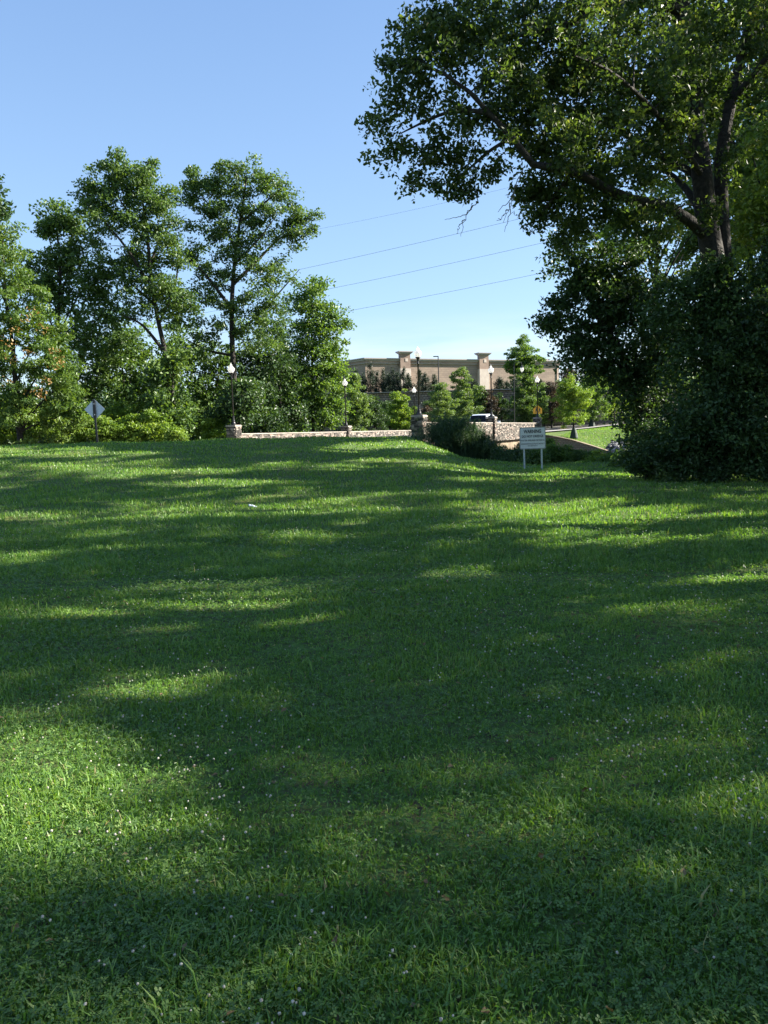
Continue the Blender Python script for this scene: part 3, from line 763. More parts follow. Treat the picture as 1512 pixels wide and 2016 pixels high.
# ------------------------------------------------------------------ store building on the hill
def store():
    A = np.array([-2.9, 150.0]); B = np.array([38.6, 167.2])
    d = B - A; LEN = np.linalg.norm(d); d /= LEN; nrm = np.array([d[1], -d[0]])       # outward, towards the camera
    X = np.array([d[0], d[1], 0]); N_ = np.array([nrm[0], nrm[1], 0])
    g = 6.9; top = 16.1
    root = empty('store_building', (A[0], A[1], g)); tag(root, 'long tan brick big-box store with flat cornice on the hill', 'building')
    w = np.array([-0.62, 0.785]); w /= np.linalg.norm(w); W3 = np.array([w[0], w[1], 0])
    A3 = np.array([A[0], A[1], 0.0]); B3 = np.array([B[0], B[1], 0.0])
    brick = brick_mat('store_brick', (0.245, 0.185, 0.15), (0.295, 0.225, 0.18), (0.20, 0.155, 0.125), 0.9, 0.42, 0.03, 0.2, axis_x=tuple(X))
    brick2 = brick_mat('store_brick_side', (0.235, 0.178, 0.145), (0.28, 0.215, 0.17), (0.19, 0.15, 0.12), 0.9, 0.42, 0.03, 0.2, axis_x=tuple(W3))
    LW = 62.0
    C3 = A3 + W3 * LW; D3 = B3 + W3 * LW * 1.0
    def slab(p, q, n, th, z0, z1, mat, name):
        b = MB(); v = q - p
        b.box((p + q) / 2 - n * th / 2 + Z3 * (z0 + z1) / 2, (np.linalg.norm(v), th, z1 - z0), v / np.linalg.norm(v), n, Z3)
        return b.build(name, mat, root)
    nW = -np.array([-w[1], w[0], 0]) if False else np.array([-0.785, -0.62, 0.0])
    slab(A3, B3, N_, 0.5, g - 1, top - .95, brick, 'front_wall')
    slab(A3, C3, nW, 0.5, g - 1, top - .95, brick2, 'side_wall')
    slab(B3, D3, -nW, 0.5, g - 1, top - .95, brick2, 'side_wall')
    slab(C3, D3, -N_, 0.5, g - 1, top - .95, brick, 'rear_wall')
    # the bands run round the top, set proud of the brick
    b = MB()
    for (p, q, n) in ((A3, B3, N_), (A3, C3, nW), (B3, D3, -nW)):
        v = (q - p); ln = np.linalg.norm(v); v = v / ln
        b.box((p + q) / 2 + n * 0.03 + Z3 * (top - .72), (ln + .3, 0.4, 0.46), v, n, Z3)
    b.build('stucco_band', M['stucco'], root)
    b = MB()
    for (p, q, n) in ((A3, B3, N_), (A3, C3, nW), (B3, D3, -nW)):
        v = (q - p); ln = np.linalg.norm(v); v = v / ln
        b.box((p + q) / 2 + n * 0.10 + Z3 * (top - .34), (ln + .6, 0.6, 0.30), v, n, Z3)
        b.box((p + q) / 2 + n * 0.22 + Z3 * (top - .10), (ln + .9, 0.9, 0.20), v, n, Z3)
        b.box((p + q) / 2 + n * 0.06 + Z3 * (top - 1.0), (ln + .3, 0.4, 0.09), v, n, Z3)
    b.build('cornice', M['roofgrey'], root)
    R = MB(); cc = (A3 + D3) / 2
    V = [A3 + Z3 * (top - .6), B3 + Z3 * (top - .6), D3 + Z3 * (top - .6), C3 + Z3 * (top - .6)]
    mesh_obj('roof', np.array(V), np.array([[0, 1, 2, 3]]), M['roofgrey'], root)
    for px in (796.5, 949.5):
        # intersect the view direction with the facade
        r = ray(px, 760); best = min(np.linspace(0, 1, 400), key=lambda t: abs(((A + (B - A) * t)[0] / (A + (B - A) * t)[1]) - r[0] / r[1]))
        c = A + (B - A) * best; c3 = np.array([c[0], c[1], 0])
        pt = MB(); pt.box(c3 + N_ * .35 + Z3 * ((14.1 + 16.9) / 2), (2.15, .9, 2.8), X, N_, Z3)
        po = pt.build('pilaster', M['stucco'], root)
        pb = MB(); pb.box(c3 + N_ * .4 + Z3 * ((g - 1 + 14.1) / 2), (2.25, 1.0, 14.1 - g + 1), X, N_, Z3); pb.build('pilaster_base', M['stucco_pale'], po)
        pc = MB()
        for (wd, z0, z1) in ((2.35, 16.9, 17.0), (2.6, 17.0, 17.12), (2.9, 17.12, 17.26), (3.1, 17.26, 17.42)):
            pc.box(c3 + N_ * .35 + Z3 * (z0 + z1) / 2, (wd, wd - 1.2, z1 - z0), X, N_, Z3)
        pc.build('pilaster_cap', M['roofgrey'], po)
        pm = MB(); pm.box(c3 + X * .25 + N_ * .83 + Z3 * 15.75, (.55, .06, .62), X, N_, Z3); pm.build('square_tile', M['stucco_pale'], po)
    b = MB(); b.box(B3 - X * 2.3 + W3 * 3 + Z3 * (top + .25), (3.2, 3, .5), X, N_, Z3); b.build('roof_hatch', M['roofgrey'], root)
store()

# big terraced block wall under the store
def block_wall():
    root = empty('block_retaining_wall', (0, 114.6, 1.8)); tag(root, 'long brown block retaining wall below the dark junipers', 'retaining wall')
    m = brick_mat('brown_block', (0.20, 0.15, 0.11), (0.30, 0.235, 0.175), (0.06, 0.05, 0.04), 0.46, 0.33, 0.03, 0.5)
    b = MB(); z = 1.2; k = 0
    while z < 7.3:
        b.box((-6, 115.2 + k * 0.012, z + .165), (104, 2.2 - k * .024, .315)); z += .33; k += 1
    b.build('block_courses', m, root)
    c = MB(); c.box((-6, 115.3, z + .06), (104, 2.2, .12)); c.build('cap_course', M['coping'], root)
block_wall()

# ------------------------------------------------------------------ signs
def text_mesh(txt, size, O, X, Y, N_, mat, parent, width=None, bold=0.0):
    cu = bpy.data.curves.new('lettering', 'FONT'); cu.body = txt; cu.size = size; cu.align_x = 'CENTER'; cu.extrude = 0.0008; cu.offset = bold
    to = bpy.data.objects.new('lettering', cu); COL.objects.link(to)
    bpy.context.view_layer.update()
    dg = bpy.context.evaluated_depsgraph_get()
    me = bpy.data.meshes.new_from_object(to.evaluated_get(dg)); me.name = 'lettering'
    co = np.zeros(len(me.vertices) * 3); me.vertices.foreach_get('co', co); co = co.reshape(-1, 3)
    if width:
        w = co[:, 0].max() - co[:, 0].min(); co[:, 0] *= width / w
    P = np.asarray(O) + co[:, :1] * X + co[:, 1:2] * Y + (co[:, 2:3] + 0.002) * N_
    Mi = np.array(parent.matrix_basis.inverted()); P = P @ Mi[:3, :3].T + Mi[:3, 3]
    me.vertices.foreach_set('co', P.ravel()); me.update()
    me.materials.clear(); me.materials.append(mat)
    bpy.data.objects.remove(to); bpy.data.curves.remove(cu)
    o = bpy.data.objects.new('lettering', me); COL.objects.link(o); o.parent = parent
    return o
def rounded(w, h, r, n=5):
    out = []
    for cx, cy, a0 in ((w / 2 - r, h / 2 - r, 0), (-w / 2 + r, h / 2 - r, 90), (-w / 2 + r, -h / 2 + r, 180), (w / 2 - r, -h / 2 + r, 270)):
        for k in range(n):
            a = math.radians(a0 + 90 * k / (n - 1)); out.append((cx + r * math.cos(a), cy + r * math.sin(a)))
    return out
def warning_sign():
    d = 30.0
    c = at(1048.5, 862.5, d); gx = H(c[0], c[1])
    root = empty('warning_sign', (c[0], c[1], gx)); tag(root, 'white rectangular warning sign on two grey posts at the creek edge', 'sign')
    yaw = math.radians(-4); tl = math.radians(0.6)
    X = np.array([math.cos(yaw), math.sin(yaw), 0]); N_ = np.array([math.sin(yaw), -math.cos(yaw), 0]); Y = Z3
    X = X * math.cos(tl) + Z3 * math.sin(tl); Y = np.cross(X, -N_) if np.cross(X, -N_)[2] > 0 else -np.cross(X, -N_)
    w, h = 1.01, .85
    b = MB(); b.prism(rounded(w, h, .05), c, X, Y, N_, .006); bd = b.build('sign_board', M['signface'], root)
    # printed border line
    ro, ri = np.array(rounded(w - .02, h - .02, .045)), np.array(rounded(w - .052, h - .052, .035))
    n = len(ro); V = np.vstack([c + N_ * .009 + ro[:, :1] * X + ro[:, 1:] * Y, c + N_ * .009 + ri[:, :1] * X + ri[:, 1:] * Y])
    mesh_obj('border_line', V, np.array([(i, (i + 1) % n, n + (i + 1) % n, n + i) for i in range(n)]), M['ink'], root)
    for txt, sz, yy, wd, bo in (('WARNING', .185, .20, .68, .006), ('DO NOT DREDGE', .125, .03, .83, .003), ('WATER PIPELINE CROSSING', .085, -.115, .92, .001),
                                ('HENDERSONVILLE UTILITY DISTRICT', .07, -.245, .92, .001), ('615-824-3717', .06, -.315, .38, .001)):
        text_mesh(txt, sz, c + Y * yy + N_ * .008, X, Y, N_, M['ink'], root, wd, bo)
    for k in (-1, 1):
        p0 = c + X * k * .34 - N_ * .035; q = np.array([p0[0] + .03, p0[1], H(p0[0], p0[1]) - .3])
        tp = p0 + Y * .36
        D = tp - q; ln = np.linalg.norm(D); D /= ln
        b = MB(); Xp = X - D * (X @ D); Xp /= np.linalg.norm(Xp)
        b.box((tp + q) / 2, (.062, .05, ln), Xp, np.cross(D, Xp), D); b.build('post', M['galv'], root)
        for yy in (-.3, .3):
            b = MB(); b.lathe(c + X * k * .34 + Y * yy + N_ * .006, [(.012, -.006), (.012, .006)], 8); b.build('bolt', M['galv'], root)
warning_sign()
def diamond_sign():
    d = 43.0; c = at(186.5, 806, d); g = H(c[0], c[1])
    root = empty('diamond_road_sign', (c[0] + .05, c[1], g)); tag(root, 'back of a pale diamond road sign on a dark post at the crest', 'road sign')
    s = .56; b = MB()
    pts = []
    for a0 in (0, 90, 180, 270):
        for k in (-8, 0, 8):
            r = s * (1.0 if k else .99); pts.append((.94 * s * math.cos(math.radians(a0 + k * .6)) if k else s * .985 * math.cos(math.radians(a0)), .94 * s * math.sin(math.radians(a0 + k * .6)) if k else s * .985 * math.sin(math.radians(a0))))
    pts = [(0, s), (-.03, s - .01), (-s + .01, .03), (-s, 0), (-s + .01, -.03), (-.03, -s + .01), (0, -s), (.03, -s + .01), (s - .01, -.03), (s, 0), (s - .01, .03), (.03, s - .01)]
    X = np.array([1, 0, 0]); N_ = np.array([0, -1, 0])
    b.prism(pts, c, X, Z3, N_, .004); b.build('sign_plate', M['alu'], root)
    tp = c + np.array([-.01, -.05, s * .96]); q = np.array([c[0] + .07, c[1] - .05, g - .4]); D = tp - q; ln = np.linalg.norm(D); D /= ln
    b = MB(); b.box((tp + q) / 2, (.10, .07, ln), np.cross(np.array([0, 1.0, 0]), D), np.array([0, 1.0, 0]), D)
    b.box(c + np.array([.0, -.055, -.02]), (.17, .06, s * 1.75), taper=.8); b.build('post', M['black_metal'], root)
    for yy in (-.3, .3):
        b = MB(); b.box(c + np.array([0, -.095, yy]), (.05, .02, .05)); b.build('bolt', M['galv'], root)
diamond_sign()
def school_sign():
    d = 96.0; c = at(1058.5, 806.5, d); g = H(c[0], c[1])
    root = empty('school_crossing_sign', (c[0], c[1], g)); tag(root, 'orange-yellow five-sided crossing sign showing two walking figures', 'road sign')
    X = np.array([.985, -.17, 0]); N_ = np.array([-.17, -.985, 0])
    s = .55
    b = MB(); b.prism([(-s, -s * .9), (s, -s * .9), (s, .12), (0, s), (-s, .12)], c, X, Z3, N_, .006); b.build('sign_plate', M['orange'], root)
    def fig(ox, k):
        b = MB(); O = c + N_ * .010 + X * ox
        a = np.linspace(0, 6.28, 10, endpoint=False)
        b.prism([(.075 * k * math.cos(t), .22 * k + .075 * k * math.sin(t)) for t in a], O, X, Z3, N_, .003)
        b.prism([(-.08 * k, -.08 * k), (.08 * k, -.08 * k), (.1 * k, .12 * k), (-.08 * k, .13 * k)], O, X, Z3, N_, .003)
        b.prism([(-.08 * k, -.08 * k), (-.01, -.08 * k), (-.09 * k, -.4 * k), (-.17 * k, -.4 * k)], O, X, Z3, N_, .0032)
        b.prism([(.0, -.08 * k), (.08 * k, -.08 * k), (.16 * k, -.4 * k), (.08 * k, -.4 * k)], O, X, Z3, N_, .0034)
        b.prism([(.07 * k, .12 * k), (.1 * k, .06 * k), (.21 * k, -.06 * k), (.17 * k, -.1 * k)], O, X, Z3, N_, .0036)
        b.build('walking_figure', M['ink'], root)
    fig(-.17, 1.0); fig(.2, .85)
    b = MB(); b.box(np.array([c[0], c[1] + .04, (c[2] + .4 + g) / 2 - .1]), (.06, .06, c[2] + .4 - g + .2)); b.build('post', M['galv'], root)
school_sign()

# litter
def litter():
    p = on_ground(497, 1001)
    root = empty('crushed_bottle', p + [0, 0, .055]); tag(root, 'crushed pale plastic bottle lying on the lawn', 'litter')
    rs = np.random.RandomState(4); n = 12; prof = [(0.01, -.09), (.036, -.088), (.038, -.06), (.028, -.03), (.038, 0.0), (.033, .03), (.036, .05), (.014, .078), (.013, .10)]
    V = []; a = np.linspace(0, 2 * math.pi, n, endpoint=False)
    for r, x in prof:
        rr = r * .9 * (1 + rs.uniform(-.22, .2, n))
        V.append(np.stack([np.full(n, x * .8) * 1.0 + 0.1 * rr * np.cos(a), rr * np.cos(a), rr * np.sin(a) * .75 - x * .22], 1))
    V = np.concatenate(V) + p + [0, 0, .055]; K = len(prof)
    Q = [(k * n + i, k * n + (i + 1) % n, (k + 1) * n + (i + 1) % n, (k + 1) * n + i) for k in range(K - 1) for i in range(n)]
    mesh_obj('bottle_body', V, np.array(Q), M['plastic'], root)
    b = MB(); b.lathe(p + [.088, 0, .03], [(.0, 0), (.013, .0), (.013, .016), (0, .016)], 10); b.build('cap', M['plastic'], root)
litter()

# ------------------------------------------------------------------ the van on the bridge
def van():
    o = BR(23.5, -3.0, DECK + .05); ang_ = math.atan2(BU[1], BU[0])
    root = empty('minivan', o, ang_); tag(root, 'white van with dark rear window driving away over the bridge', 'van')
    # local: x forward (length), y left, z up; rear bumper at x=0
    def ring(x, w, zb, zs, zt, wt):
        # half section: sill, belt, shoulder, roof edge, roof
        pts = [(w * .92, zb), (w, zb + .12), (w * 1.0, zs - .25), (w * .985, zs), (wt, zt - .12), (wt - .12, zt - .02), (0.0, zt)]
        full = [(-a, b_) for a, b_ in pts] + [(a, b_) for a, b_ in pts[::-1][1:]]
        return [(x, a, b_) for a, b_ in full]
    st = [(0.0, .90, .45, 1.0, 1.06, .86), (0.06, .97, .36, 1.12, 1.2, .90), (0.14, .98, .33, 1.15, 1.55, .86), (0.35, .99, .32, 1.15, 1.88, .83), (0.7, 1.0, .32, 1.15, 1.97, .83),
          (1.5, 1.0, .32, 1.14, 2.0, .83), (2.6, 1.0, .32, 1.12, 1.98, .83), (3.2, 1.0, .32, 1.1, 1.90, .82), (3.6, 1.0, .32, 1.08, 1.68, .80), (4.1, .99, .33, 1.05, 1.28, .82), (4.3, .98, .33, 1.02, 1.12, .84),
          (4.8, .93, .36, .9, .98, .78), (5.0, .84, .42, .75, .82, .66)]
    V, Q = [], []; n = None
    for s_ in st:
        r = ring(*s_); n = len(r); V += r
    for k in range(len(st) - 1):
        for i in range(n): Q.append((k * n + i, k * n + (i + 1) % n, (k + 1) * n + (i + 1) % n, (k + 1) * n + i))
    V = np.array(V)
    me_caps = [tuple(range(n))[::-1]]
    T = []
    for base in (0, (len(st) - 1) * n):
        c = V[base:base + n].mean(0); V = np.vstack([V, c]); ci = len(V) - 1
        for i in range(n): T.append((ci, base + i, base + (i + 1) % n) if base else (ci, base + (i + 1) % n, base + i))
    mesh_obj('body', V, [np.array(Q), np.array(T)], M['van_white'], root, smooth=False, local=False)
    def panel(name, quad, mat, th=.015):
        q = np.array(quad, float); nn = np.cross(q[1] - q[0], q[3] - q[0]); nn /= np.linalg.norm(nn)
        V = np.vstack([q, q + nn * th]); return mesh_obj(name, V, np.array([(3, 2, 1, 0), (4, 5, 6, 7), (0, 1, 5, 4), (1, 2, 6, 5), (2, 3, 7, 6), (3, 0, 4, 7)]), mat, root, local=False)
    panel('rear_window', [(.03, .82, 1.22), (.27, .72, 1.82), (.27, -.72, 1.82), (.03, -.82, 1.22)][::-1], M['glass'], .08)
    for sd in (-1, 1):
        for (x0, x1) in ((.55, 1.45), (1.55, 2.5), (2.6, 3.45)):
            zt = 1.82 if x1 < 3 else 1.66
            q = [(x0, sd * 1.0, 1.17), (x1, sd * 1.0, 1.17), (x1 - (.2 if x1 > 3 else 0), sd * .885, zt), (x0, sd * .885, 1.82)]
            if sd > 0: q = q[::-1]
            panel('side_window', q, M['glass'], .02)
        b = MB(); b.box((.10, sd * .93, 1.02), (.14, .16, .50)); b.build('tail_light', M['red_lamp'], root, local=False)
        b = MB(); b.box((3.55, sd * 1.12, 1.2), (.12, .22, .2)); b.build('mirror', M['van_white'], root, local=False)
        b = MB(); b.box((4.86, sd * .68, .78), (.16, .3, .16)); b.build('headlight', M['alu'], root, local=False)
    panel('windscreen', [(4.12, -.78, 1.27), (4.12, .78, 1.27), (3.45, .68, 1.82), (3.45, -.68, 1.82)], M['glass'], .03)
    b = MB(); b.box((.0, 0, .52), (.18, 1.86, .26)); b.build('bumper', M['van_white'], root, local=False)
    b = MB(); b.box((.02, 0, .95), (.05, .34, .16)); b.build('plate', M['alu'], root, local=False)
    for x in (.95, 4.0):
        for sd in (-1, 1):
            a = np.linspace(0, 2 * math.pi, 22, endpoint=False)
            def disc(r0, y0, y1):
                V = np.vstack([np.stack([x + r0 * np.cos(a), np.full(22, y0), .34 + r0 * np.sin(a)], 1), np.stack([x + r0 * np.cos(a), np.full(22, y1), .34 + r0 * np.sin(a)], 1), [[x, y0, .34], [x, y1, .34]]])
                Q_ = [(i, (i + 1) % 22, 22 + (i + 1) % 22, 22 + i) for i in range(22)]
                T_ = [(44, (i + 1) % 22, i) for i in range(22)] + [(45, 22 + i, 22 + (i + 1) % 22) for i in range(22)]
                return V, [np.array(Q_), np.array(T_)]
            v, f_ = disc(.34, sd * .78, sd * 1.01); wh = mesh_obj('wheel', v, f_, M['tyre'], root, local=False)
            v, f_ = disc(.21, sd * .9, sd * 1.02); mesh_obj('rim', v, f_, M['rim'], wh, local=False)
van()

# ------------------------------------------------------------------ power lines
def wires():
    labs = ['faint highest overhead wire crossing the sky beside the oak', 'overhead wire passing the dead branch tip, second from the top',
            'overhead wire third from the top of the four', 'lowest of the four overhead wires']
    for (a, b_, lab) in (((640, 447), (900, 398), labs[0]), ((600, 527), (1015, 437), labs[1]), ((655, 566), (1075, 481), labs[2]), ((690, 610), (1100, 535), labs[3])):
        A = at(a[0], a[1], 92); B = at(b_[0], b_[1], 84)
        D = B - A; P0 = A - D * 3.2; P1 = B + D * 2.2
        t = np.linspace(0, 1, 30)[:, None]; P = P0 + (P1 - P0) * t
        # keep the chord through the two seen places, with a light sag
        P[:, 2] += 3.2 * ((2 * t[:, 0] - 1) ** 2) - 3.2 * ((2 * 0.58 - 1) ** 2)
        m = MB(); m.tube(P, 0.015 if lab != labs[0] else .009, 5)
        o = m.build('power_line', M['rope']); tag(o, lab, 'power line', 'overhead power lines')
wires()

# ------------------------------------------------------------------ the big oak on the right
def oak():
    d = 22.0; f = foot(1408, d); root = empty('oak_tree', f); tag(root, 'huge dark oak with a forked trunk and a long limb reaching left over the lawn', 'tree')
    a = lambda px, py, dd=0: at(px, py, d + dd)
    limbs = [([f - [0, 0, .3], a(1412, 800), a(1410, 620), a(1405, 520), a(1392, 440), a(1385, 390), a(1378, 300), a(1365, 200), a(1352, 90), a(1340, -60), a(1330, -260)], .43, .08),
             ([a(1425, 700, .3), a(1428, 560, .3), a(1422, 440, .3), a(1418, 330, .4), a(1432, 230, .5), a(1455, 130, .6), a(1478, 40, .7), a(1510, -120, .8), a(1530, -280, .8)], .23, .07),
             ([a(1395, 470), a(1365, 440, -.3), a(1310, 405, -.8), a(1258, 397, -1.2), a(1200, 375, -1.5), a(1130, 337, -1.9), a(1045, 322, -2.3), a(1008, 270, -2.5), a(965, 225, -2.7), a(915, 172, -2.9), a(868, 142, -3.0), a(815, 120, -3.0)], .16, .02),
             ([a(1388, 360), a(1355, 335, .3), a(1300, 308, .8), a(1240, 270, 1.2), a(1170, 235, 1.6), a(1100, 205, 1.8), a(1040, 150, 2.0)], .11, .025),
             ([a(1345, 20), a(1280, 5, -.5), a(1215, 3, -1), a(1160, 28, -1.4), a(1100, 55, -1.8), a(1040, 65, -2.2), a(960, 90, -2.4)], .15, .025),
             ([a(960, 222, -2.7), a(925, 218, -2.7), a(880, 222, -2.6), a(835, 240, -2.5), a(790, 262, -2.4)], .06, .015),
             ([a(1008, 270, -2.5), a(960, 300, -2.2), a(920, 335, -2), a(880, 360, -1.9)], .05, .012),
             ([a(1385, 350), a(1330, 270, -1.5), a(1270, 200, -3), a(1200, 140, -4), a(1130, 110, -4.6)], .09, .02),
             ([a(1382, 420), a(1340, 360, 1.2), a(1290, 330, 2.2), a(1230, 340, 3)], .12, .03),
             ([a(1352, 90), a(1300, -10, 1), a(1220, -110, 1.6), a(1120, -170, 2)], .13, .03),
             ([a(1340, -60), a(1260, -150, -1.4), a(1150, -200, -2.4), a(1040, -190, -3)], .13, .03),
             ([a(1130, 337, -1.9), a(1100, 375, -1.6), a(1075, 410, -1.5), a(1060, 430, -1.4)], .05, .012),
             ([a(1440, 200, .5), a(1480, 150, 0), a(1530, 90, -.5), a(1600, 20, -1)], .1, .03)]
    L = []
    def lb(px, py, r, n, dd=0, kd=1.0, ry=None): L.append(PL(px, py, r, d, int(n * 1.08), kd, ry, dd))
    # outer left fringe along the long limb
    lb(858, 55, 62, 20, -2.6, .9); lb(800, 90, 44, 13, -2.8, .8); lb(825, 150, 62, 17, -2.8, .8); lb(905, 80, 70, 26, -2.3); lb(765, 235, 44, 10, -2.4, .8, 40); lb(795, 195, 48, 10, -2.6, .8)
    lb(770, 300, 40, 8, -2.3, .7, 28); lb(850, 292, 52, 13, -2.2, .8, 34); lb(838, 345, 38, 9, -2, .7, 32); lb(892, 345, 44, 11, -1.9, .8, 34); lb(925, 378, 30, 5, -1.9, .7, 22)
    lb(950, 325, 38, 8, -2, .8, 30); lb(910, 255, 55, 10, -2.4, .9, 40); lb(960, 160, 80, 30, -2.4); lb(940, 30, 80, 30, -2); lb(1020, 90, 90, 36, -1.6); lb(1010, 215, 60, 18, -1.8, .9, 45)
    lb(1070, 170, 90, 36, -1); lb(1060, 270, 65, 20, -1.5, .9, 40); lb(1110, 60, 100, 36, -1.8); lb(1150, 180, 100, 44, -.5); lb(1120, 290, 70, 28, -.8, 1, 50)
    lb(1060, 385, 38, 12, -1.4, .8, 42); lb(1100, 405, 60, 24, -1, 1, 55); lb(1070, 350, 50, 14, -1.4, .8, 34); lb(1050, 432, 26, 5, -1.4, .7, 14); lb(1110, 455, 40, 12, -1, .8, 36); lb(1160, 400, 80, 34, -.6, 1, 60); lb(1180, 320, 90, 36, .3, 1.1)
    lb(1220, 240, 100, 42, .5, 1.2); lb(1230, 120, 110, 46, -.5, 1.2); lb(1210, 20, 110, 40, -1); lb(1290, 170, 100, 36, 1, 1.3); lb(1290, 300, 70, 22, 1.6, 1.2, 50); lb(1230, 440, 70, 20, .4, 1, 50)
    lb(1300, 50, 110, 38, 0, 1.3); lb(1380, 80, 90, 26, 1.2, 1.4); lb(1450, 90, 60, 13, .6, 1.4, 90); lb(1500, 160, 50, 11, 0, 1.2, 60); lb(1500, 10, 90, 24, .4, 1.4); lb(1390, 240, 60, 12, 1.5, 1.4); lb(1440, 270, 40, 6, 1.6, 1.4)
    lb(1330, 290, 46, 13, -2.4, .8); lb(1400, 420, 28, 5, -1.6, .7); lb(1300, 440, 40, 9, -2, .8); lb(1240, 365, 44, 12, -2.6, .8); lb(1400, 170, 50, 12, -1.8, .8); lb(1340, 200, 50, 14, -2.4, .8); lb(1150, 320, 44, 12, -3, .7); lb(1450, 330, 34, 5, -1, .8)
    # above the frame
    lb(1000, -70, 110, 40, -1.5, 1.3); lb(1120, -150, 140, 50, -.5, 1.5); lb(1270, -170, 160, 60, 0, 1.7); lb(1420, -180, 160, 54, .5, 1.7); lb(1560, -90, 150, 46, 0, 1.6); lb(1350, -320, 180, 50, .3, 1.6)
    lb(1630, 60, 120, 36, -.5, 1.5); lb(1620, 230, 100, 26, -.5, 1.5)
    lb(1200, 150, 150, 44, 4, 1.4); lb(1050, 60, 130, 30, 3, 1.2); lb(1200, 120, 150, 44, -4.5, 1.2); lb(1330, 0, 150, 40, -5, 1.2)
    grow(root, limbs, L, leaf=.135, asp=.60, cr=.38, per=54, mat='oak', seed=5, prune=.97, up=.45, droop=.5, flat=.7, sides=12, shell=3.0, tr=1.15)
    # bare dead twigs hanging under the limb
    m = MB()
    for pts in ([a(1032, 330, -2.3), a(1018, 352, -2.3), a(1012, 385, -2.3), a(1000, 412, -2.3), a(990, 440, -2.3)], [a(1012, 385, -2.3), a(1002, 398, -2.3), a(990, 405, -2.3), a(981, 418, -2.3)],
                [a(1000, 412, -2.3), a(985, 432, -2.3), a(978, 436, -2.3)], [a(1004, 400, -2.3), a(1000, 432, -2.3), a(994, 455, -2.3)],
                [a(940, 380, -1.9), a(935, 400, -1.9), a(920, 418, -1.9), a(912, 440, -1.9), a(906, 466, -1.9)], [a(932, 404, -1.9), a(912, 425, -1.9), a(890, 430, -1.9), a(875, 434, -1.9)], [a(915, 432, -1.9), a(905, 444, -1.9), a(900, 460, -1.9)],
                [a(905, 350, -2), a(900, 372, -2), a(893, 392, -2)]):
        p = resample(pts, 14); rs = np.random.RandomState(len(p)); p += np.random.RandomState(int(abs(pts[0][0]) * 100)).normal(size=p.shape) * .02
        m.tube(p, np.linspace(.014, .005, 14), 5)
    m.build('dead_twigs', M['bark_pale'], root)
oak()

def tree(name, px, d, label, lobes, top=None, lean=0, mat='wood', leaf=.3, cr=.9, per=60, seed=1, group=None, r0=.22, prune=0, bark='bark', limbs=None, stem_px=None, dens=1.0, cat='tree', **kw):
    """a tree at photo column px and depth d; the stem passes up through its lobes, with side limbs to the larger ones"""
    f = foot(px, d); root = empty(name, f); tag(root, label, cat, group)
    LL = [PL(l[0], l[1], l[2], d, l[3], *(l[4:])) for l in lobes]
    if limbs is None:
        cs = np.array([l[0] for l in LL]); topi = int(np.argmax(cs[:, 2])); tp = cs[topi]
        zs = np.linspace(f[2], tp[2], 5); rs = np.random.RandomState(seed)
        stem = []
        for i, z in enumerate(zs):
            k = i / 4; x = f[0] + (tp[0] - f[0]) * k ** 1.5; y = f[1] + (tp[1] - f[1]) * k
            stem.append(np.array([x + rs.normal() * .12 * k, y, z - (.3 if i == 0 else 0)]))
        limbs = [(stem, r0, r0 * .2)]
        for i, c in enumerate(cs):
            if i == topi: continue
            k = np.clip((c[2] - f[2]) / (tp[2] - f[2] + .01) - .22, .12, .85)
            sp = resample(stem, 40)[int(k * 39)]
            mid = (sp + c) / 2 + [0, 0, .08 * np.linalg.norm(c - sp)]
            limbs.append(([sp, mid, c], r0 * .42 * (1 - k * .5), r0 * .08))
    grow(root, limbs, LL, leaf=leaf, cr=cr, per=per, mat=mat, bark=bark, seed=seed, prune=prune, dens=dens, **kw)
    return root

# understory right of the lawn: dark, close, down to the ground
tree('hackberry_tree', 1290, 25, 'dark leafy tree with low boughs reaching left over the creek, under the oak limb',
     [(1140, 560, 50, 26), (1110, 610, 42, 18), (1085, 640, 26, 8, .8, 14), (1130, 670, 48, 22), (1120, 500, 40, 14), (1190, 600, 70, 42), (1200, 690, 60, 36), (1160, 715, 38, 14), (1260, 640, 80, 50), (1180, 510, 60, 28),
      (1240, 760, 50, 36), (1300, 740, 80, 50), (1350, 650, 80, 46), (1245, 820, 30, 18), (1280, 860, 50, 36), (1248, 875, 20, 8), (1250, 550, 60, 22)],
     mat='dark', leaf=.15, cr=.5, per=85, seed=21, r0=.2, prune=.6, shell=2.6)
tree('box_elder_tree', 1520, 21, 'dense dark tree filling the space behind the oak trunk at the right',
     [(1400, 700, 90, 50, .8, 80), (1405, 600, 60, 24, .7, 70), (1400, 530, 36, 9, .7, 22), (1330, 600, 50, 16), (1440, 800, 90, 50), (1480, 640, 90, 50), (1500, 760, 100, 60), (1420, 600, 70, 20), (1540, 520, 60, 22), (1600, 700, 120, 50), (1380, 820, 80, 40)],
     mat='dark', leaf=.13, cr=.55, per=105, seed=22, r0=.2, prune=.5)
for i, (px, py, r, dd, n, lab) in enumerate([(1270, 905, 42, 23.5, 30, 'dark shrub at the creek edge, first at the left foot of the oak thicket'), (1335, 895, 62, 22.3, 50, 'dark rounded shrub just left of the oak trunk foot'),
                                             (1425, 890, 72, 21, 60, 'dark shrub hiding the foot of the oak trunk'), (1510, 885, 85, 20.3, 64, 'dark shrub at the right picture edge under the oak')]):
    tree('shrub', px, dd, lab, [(px, py, r, n, 1, r * .85), (px + 12, py - r * .9, r * .8, n // 2)], mat='dark', leaf=.13, cr=.4, per=95, seed=30 + i, r0=.05, cat='shrub', group='shrubs under the oak', shell=2)
